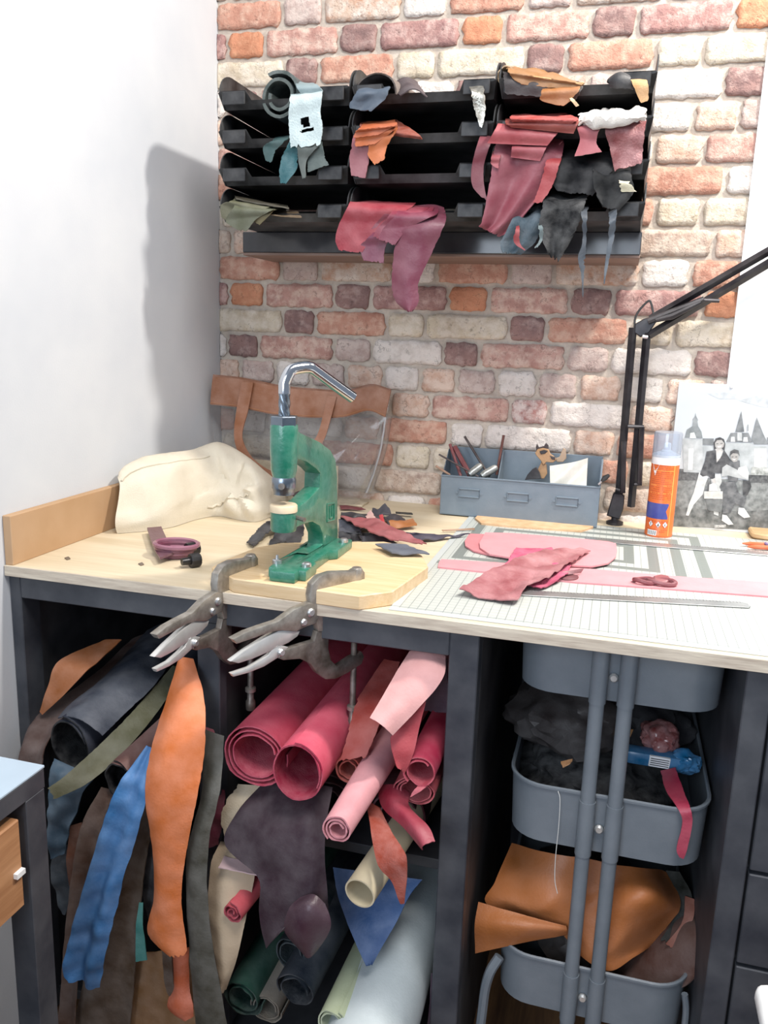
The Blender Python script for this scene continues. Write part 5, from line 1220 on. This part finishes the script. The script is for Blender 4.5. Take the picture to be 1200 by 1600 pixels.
ts('leather_sheet', 'red leather fold between the pale pink sheet and the crimson roll', [(650, 1105, -.79), (618, 1140, -.80), (610, 1160, -.81), (620, 1200, -.81)], [(665, 1095, -.78), (655, 1140, -.79), (645, 1180, -.80), (632, 1208, -.80)], leather('b04048', .6), group=MG, rag=.02)
ts('leather_sheet', 'dark plum sheet behind the pale pink sheet', [(660, 1024, -.70), (650, 1060, -.70), (655, 1110, -.70)], [(700, 1030, -.70), (700, 1070, -.70), (700, 1115, -.70)], leather('3c2a3c'), group=MG)
ts('leather_sheet', 'rust-red sheet lying between the raspberry roll and the pale pink roll', [(600, 1030, -.62), (560, 1090, -.70), (545, 1140, -.76), (530, 1190, -.79)], [(625, 1035, -.62), (610, 1090, -.70), (590, 1140, -.76), (572, 1185, -.79)], leather('8c3630', .6), group=MG)
ts('leather_sheet', 'dark red leather tongue curling down under the rose roll', [(590, 1230, -.77), (598, 1262, -.80), (630, 1292, -.83), (660, 1328, -.85)], [(640, 1240, -.77), (640, 1262, -.80), (668, 1290, -.83), (680, 1315, -.85)], [leather('8e1f36', .5), suede('a03a4a')], group=MG, bulge=.012, rag=.02, rag_end=.1)
ts('leather_sheet', 'rust suede strip hanging in a pointed tail over the cream tube', [(572, 1250, -.79), (578, 1290, -.83), (590, 1350, -.87), (612, 1378, -.875), (626, 1412, -.875)], [(594, 1262, -.79), (612, 1300, -.83), (634, 1335, -.87), (636, 1370, -.875), (632, 1412, -.875)], [suede('96402e'), suede('7a3424')], group=MG, rag=.03, rag_end=.2)
tag(G().lathe([(0, .5), (.0215, .5), (.0235, .498), (.0235, 0), (.021, 0), (.021, .3), (0, .3)], py(562, 1396, -.86), 28, (.16, 1, .10)).build('card_tube', plain('cream_card', 'cdbfa0', .7, 0, .08, 30)), 'cream cardboard tube pointing out below the pale pink roll', 'tube')
AUB = [leather('34222c', .6, .12, spec=.25), suede('3a2630')]
grid_sheet('aubergine_hide', 'aubergine leather hide hanging over the shelf edge with a curled corner', [
    [py(420, 1215, -.76), py(450, 1222, -.77), py(490, 1225, -.77), py(520, 1230, -.76)],
    [py(372, 1268, -.80), py(430, 1270, -.815), py(480, 1275, -.82), py(510, 1290, -.81)],
    [py(352, 1318, -.82), py(420, 1325, -.84), py(475, 1330, -.845), py(508, 1345, -.835)],
    [py(404, 1372, -.845), py(432, 1385, -.85), py(480, 1390, -.855), py(512, 1405, -.845)],
    [py(404, 1425, -.85), py(424, 1440, -.855), py(475, 1450, -.86), py(517, 1440, -.85)],
    [py(416, 1482, -.85), py(426, 1470, -.855), py(455, 1440, -.875), py(500, 1420, -.875)]], AUB, group=MG, wr=.006)
grid_sheet('aubergine_curl', 'aubergine leather corner rolled outwards at the hide end', [
    [py(470, 1402, -.862), py(490, 1398, -.866), py(508, 1412, -.866)],
    [py(452, 1420, -.868), py(480, 1420, -.885), py(517, 1440, -.872)],
    [py(445, 1455, -.866), py(475, 1465, -.885), py(512, 1460, -.872)],
    [py(470, 1485, -.862), py(482, 1496, -.872), py(495, 1485, -.866)]], [leather('432a36', .4, .1), suede('3a2630')], group=MG, nr=14, nc=14, wr=.002)
ts('leather_sheet', 'cream hide with fringed edge behind the raspberry roll', [(372, 1225, -.77), (352, 1250, -.785), (345, 1280, -.79), (350, 1312, -.79)], [(412, 1228, -.77), (405, 1250, -.785), (385, 1275, -.79), (366, 1300, -.79)], suede('c5b398'), group=MG, rag=.2)
ts('leather_sheet', 'beige hide hanging beside the dark olive strip', [(345, 1315, -.77), (330, 1350, -.80), (325, 1420, -.82), (332, 1500, -.83), (345, 1545, -.83)], [(400, 1330, -.77), (398, 1370, -.80), (385, 1430, -.82), (372, 1490, -.83), (352, 1548, -.83)], [leather('bfa98e', .7, .1), suede('b59f86')], group=MG, rag=.03, bulge=.012)
ts('leather_sheet', 'pale pink folded edge above the coral tube', [(350, 1338, -.80), (341, 1356, -.825)], [(402, 1350, -.80), (404, 1368, -.825)], leather('d0b2b4', .7), group=MG, rag=.03)
rl('coral pink leather tube between the beige and aubergine hides', 362, 1427, -.845, 18, 'cc505a', 'b04050', turns=2.3, r_in=.005, d=(.12, 1, .05), length=.45)
ts('leather_sheet', 'crimson fold at the divider behind the cream hide', [(332, 1228, -.76), (328, 1260, -.775), (326, 1300, -.78), (322, 1325, -.78)], [(352, 1235, -.76), (350, 1262, -.775), (345, 1300, -.78), (340, 1322, -.78)], leather('6c2438', .5), group=MG, wr=.006)
for lb, x, c in (('dark plum leather roll on the shelf beneath the raspberry roll with several turns', .430, '3a1f2c'), ('dark maroon leather roll on the shelf beneath the wide open raspberry roll', .540, '4a2028'), ('dark wine leather roll on the shelf beneath the rose roll', .650, '4c1a26')):
    roll('leather_roll', lb, 'leather', (x, -.69, .5005), .055, [leather(c), suede(c)], .6, (0, 1, 0), 2.4, .003, .02, group=MG)
# lower shelf of the middle bay
rl('dark bottle-green leather roll low beside the beige hide', 378, 1560, -.80, 32, '1c4a3c', '173a32', turns=2.0, r_in=.02, d=(.05, 1, .12))
rl('stone grey leather roll between the green and navy rolls', 415, 1575, -.79, 26, '8d8478', '7c7468', turns=2.0, r_in=.02, d=(.06, 1, .12))
rl('navy leather roll with dark open mouth', 462, 1548, -.83, 32, '1a2532', '121a24', turns=1.6, r_in=.022, d=(.08, 1, .14))
rl('dark teal leather roll above the navy roll', 455, 1490, -.80, 26, '17262e', '1b2a30', turns=1.8, r_in=.018, d=(.06, 1, .0))
rl('pale sage leather roll beside the big grey roll', 520, 1600, -.86, 26, 'a3ad90', 'b5bca0', turns=2.2, r_in=.018, d=(.06, 1, .08))
ts('leather_sheet', 'cobalt blue hide sloping behind the cream tube', [(520, 1355, -.74), (528, 1400, -.76), (550, 1460, -.79), (572, 1510, -.81)], [(660, 1375, -.72), (640, 1400, -.745), (620, 1440, -.775), (580, 1508, -.80)], [leather('1d4a80', .5, .2), suede('1d4a80')], group=MG, rag=.03)
rl('big pale grey-blue leather roll filling the corner by the post', 560, 1690, -.90, 73, 'bcc6c9', 'b5bdc0', turns=1.6, r_in=.055, start=.6, d=(.0, 1, .16), length=.6)
for lb, u, c in (('thin plum leather edge at the post foot', 668, '4a3446'), ('thin mustard leather edge at the post foot', 674, 'a8823c'), ('turquoise leather edge at the post foot', 679, '2a8a9a')):
    ts('leather_sheet', lb, [(u + 6, 1520, -.745), (u + 2, 1580, -.75), (u - 12, 1680, -.755)], [(u + 12, 1522, -.74), (u + 10, 1580, -.745), (u + 6, 1680, -.75)], leather(c), group=MG, rag=.02)

# ================================================================== LEFT BAY: hides standing and hanging
HG = 'hides hanging out of the end bay'
def hd(label, Lp, Rp, c, back=None, name='leather_hide', **kw):
    m = [leather(c, kw.pop('rough', .6), .2), suede(back or c)]
    kw.setdefault('rag', .04); kw.setdefault('rag_end', .25)
    return ts(name, label, Lp, Rp, m, group=HG, **kw)
hd('ochre-orange stiff leather flap at the back of the end bay', [(165, 1000, -.66), (120, 1018, -.70), (88, 1037, -.735), (74, 1075, -.75), (62, 1112, -.755)], [(190, 1000, -.66), (158, 1030, -.70), (134, 1050, -.735), (98, 1088, -.75), (66, 1117, -.755)], 'a05c28', rag=.01, rag_end=.02)
hd('dark brown hide sloping down under the ochre flap', [(205, 1000, -.50), (140, 1060, -.64), (60, 1120, -.74), (36, 1170, -.80), (30, 1200, -.81)], [(240, 985, -.50), (170, 1060, -.66), (105, 1120, -.74), (75, 1165, -.80), (68, 1205, -.81)], '57403a', fold=(.006, 1, 0))
rl('black-navy hide roll with wide dark mouth in the end bay', 108, 1165, -.80, 34, '2c3242', '101218', d=(.10, 1, .10), turns=1.25, r_in=.034, start=.2, squash=1.3, group=HG, length=.55, name='hide_roll')
hd('slate-blue hide lying above the black-navy roll', [(230, 985, -.50), (160, 1060, -.68), (110, 1100, -.77), (90, 1122, -.80)], [(290, 990, -.45), (250, 1060, -.66), (190, 1120, -.76), (160, 1150, -.80)], '343b4a', bulge=.02)
hd('steel-blue hide hanging below the black-navy roll', [(85, 1185, -.80), (76, 1215, -.82), (74, 1290, -.83), (78, 1345, -.83)], [(150, 1215, -.80), (130, 1240, -.82), (112, 1290, -.83), (100, 1335, -.83)], '3f5d74', wr=.008)
hd('dark slate hide hanging below the steel-blue hide', [(84, 1330, -.81), (80, 1360, -.82), (90, 1410, -.82), (98, 1430, -.82)], [(125, 1310, -.81), (118, 1350, -.82), (110, 1400, -.82), (102, 1430, -.82)], '33404c', wr=.006)
hd('rust-brown leather sliver between the blue hides', [(110, 1290, -.825), (104, 1340, -.83), (108, 1385, -.83)], [(128, 1285, -.825), (124, 1340, -.83), (116, 1388, -.83)], '6e4028')
hd('olive leather strip sloping across the end bay', [(270, 1040, -.62), (190, 1130, -.76), (110, 1205, -.85), (74, 1232, -.88)], [(290, 1050, -.60), (225, 1140, -.75), (150, 1215, -.84), (84, 1250, -.88)], '5b5a3c', rag_end=.6)
rl('mauve-brown hide roll with dark mouth beside the blue hide', 186, 1220, -.84, 24, '6b4e4a', '120f14', d=(.06, 1, .12), turns=1.2, r_in=.024, start=.6, squash=1.3, group=HG, length=.5, name='hide_roll')
hd('chestnut hide hanging below the mauve-brown roll', [(158, 1230, -.83), (125, 1300, -.85), (105, 1440, -.86), (92, 1610, -.86)], [(180, 1235, -.83), (155, 1310, -.85), (130, 1440, -.86), (118, 1610, -.86)], '5c4234', fold=(.004, 1, 0))
hd('cobalt blue leather hide hanging in folds', [(230, 1165, -.83), (180, 1240, -.87), (138, 1370, -.89), (104, 1505, -.90), (112, 1530, -.90)], [(240, 1170, -.83), (226, 1260, -.87), (190, 1380, -.89), (165, 1480, -.90), (152, 1548, -.90)], '3a76b0', fold=(.007, 1.4, .5), wr=.005, rough=.5)
hd('wide taupe-brown hide hanging behind the cobalt hide', [(222, 1210, -.81), (190, 1330, -.83), (140, 1500, -.84), (110, 1640, -.84)], [(262, 1215, -.81), (228, 1340, -.83), (212, 1500, -.84), (200, 1640, -.84)], '53402f', fold=(.005, .8, 0))
hd('black leather strip in the gap beside the orange hide', [(225, 1250, -.80), (222, 1380, -.81), (232, 1440, -.815)], [(250, 1260, -.80), (245, 1380, -.81), (244, 1440, -.815)], '1c1a20')
hd('small turquoise leather slip beside the orange hide', [(218, 1410, -.84), (213, 1450, -.845), (212, 1503, -.845)], [(224, 1410, -.84), (224, 1450, -.845), (230, 1500, -.845)], '3f8a84', rag=.01)
hd('bright orange hide hanging at full length beside the divider', [(280, 1028, -.77), (262, 1090, -.80), (238, 1165, -.84), (228, 1240, -.865), (240, 1330, -.87), (242, 1400, -.87), (232, 1455, -.87), (262, 1488, -.87)],
   [(302, 1030, -.77), (319, 1090, -.80), (321, 1165, -.84), (310, 1240, -.865), (292, 1330, -.87), (284, 1400, -.87), (290, 1455, -.87), (294, 1488, -.87)], 'd4702f', 'a8522a', bulge=.014, fold=(.002, 1, .3), rag=.05, rag_end=.8, wr=.0015)
hd('rust-orange tail of leather below the orange hide', [(270, 1480, -.845), (270, 1540, -.85), (262, 1572, -.86), (285, 1592, -.86)], [(295, 1480, -.845), (296, 1540, -.85), (302, 1570, -.86), (302, 1588, -.86)], 'b05026', bulge=.008)
hd('dark brown narrow strip beside the rust-orange tail', [(252, 1480, -.85), (258, 1540, -.855), (268, 1566, -.855)], [(268, 1480, -.85), (272, 1540, -.855), (282, 1562, -.855)], '4a3422')
hd('long dark olive leather strip hanging against the divider', [(322, 1140, -.79), (315, 1240, -.83), (292, 1340, -.85), (296, 1480, -.86), (310, 1640, -.86)], [(350, 1150, -.79), (345, 1230, -.83), (326, 1320, -.85), (328, 1440, -.86), (362, 1640, -.86)], '3d3a2e', bulge=.006, rag=.02)
hd('tan suede hide spread at the bottom of the end bay', [(210, 1490, -.81), (180, 1560, -.82), (160, 1680, -.82)], [(300, 1480, -.81), (310, 1560, -.82), (330, 1680, -.82)], '8a6238', 'a0764a')
hd('crimson leather knot beside the orange hide top', [(318, 1135, -.775), (320, 1160, -.785), (322, 1178, -.785)], [(334, 1140, -.775), (338, 1156, -.785), (332, 1172, -.785)], '7c2038', wr=.006)
hd('black hide standing in the shadow at the back of the end bay', [(240, 975, -.30), (230, 1080, -.40), (215, 1200, -.5)], [(335, 985, -.30), (335, 1090, -.40), (330, 1230, -.5)], '1b1c22')
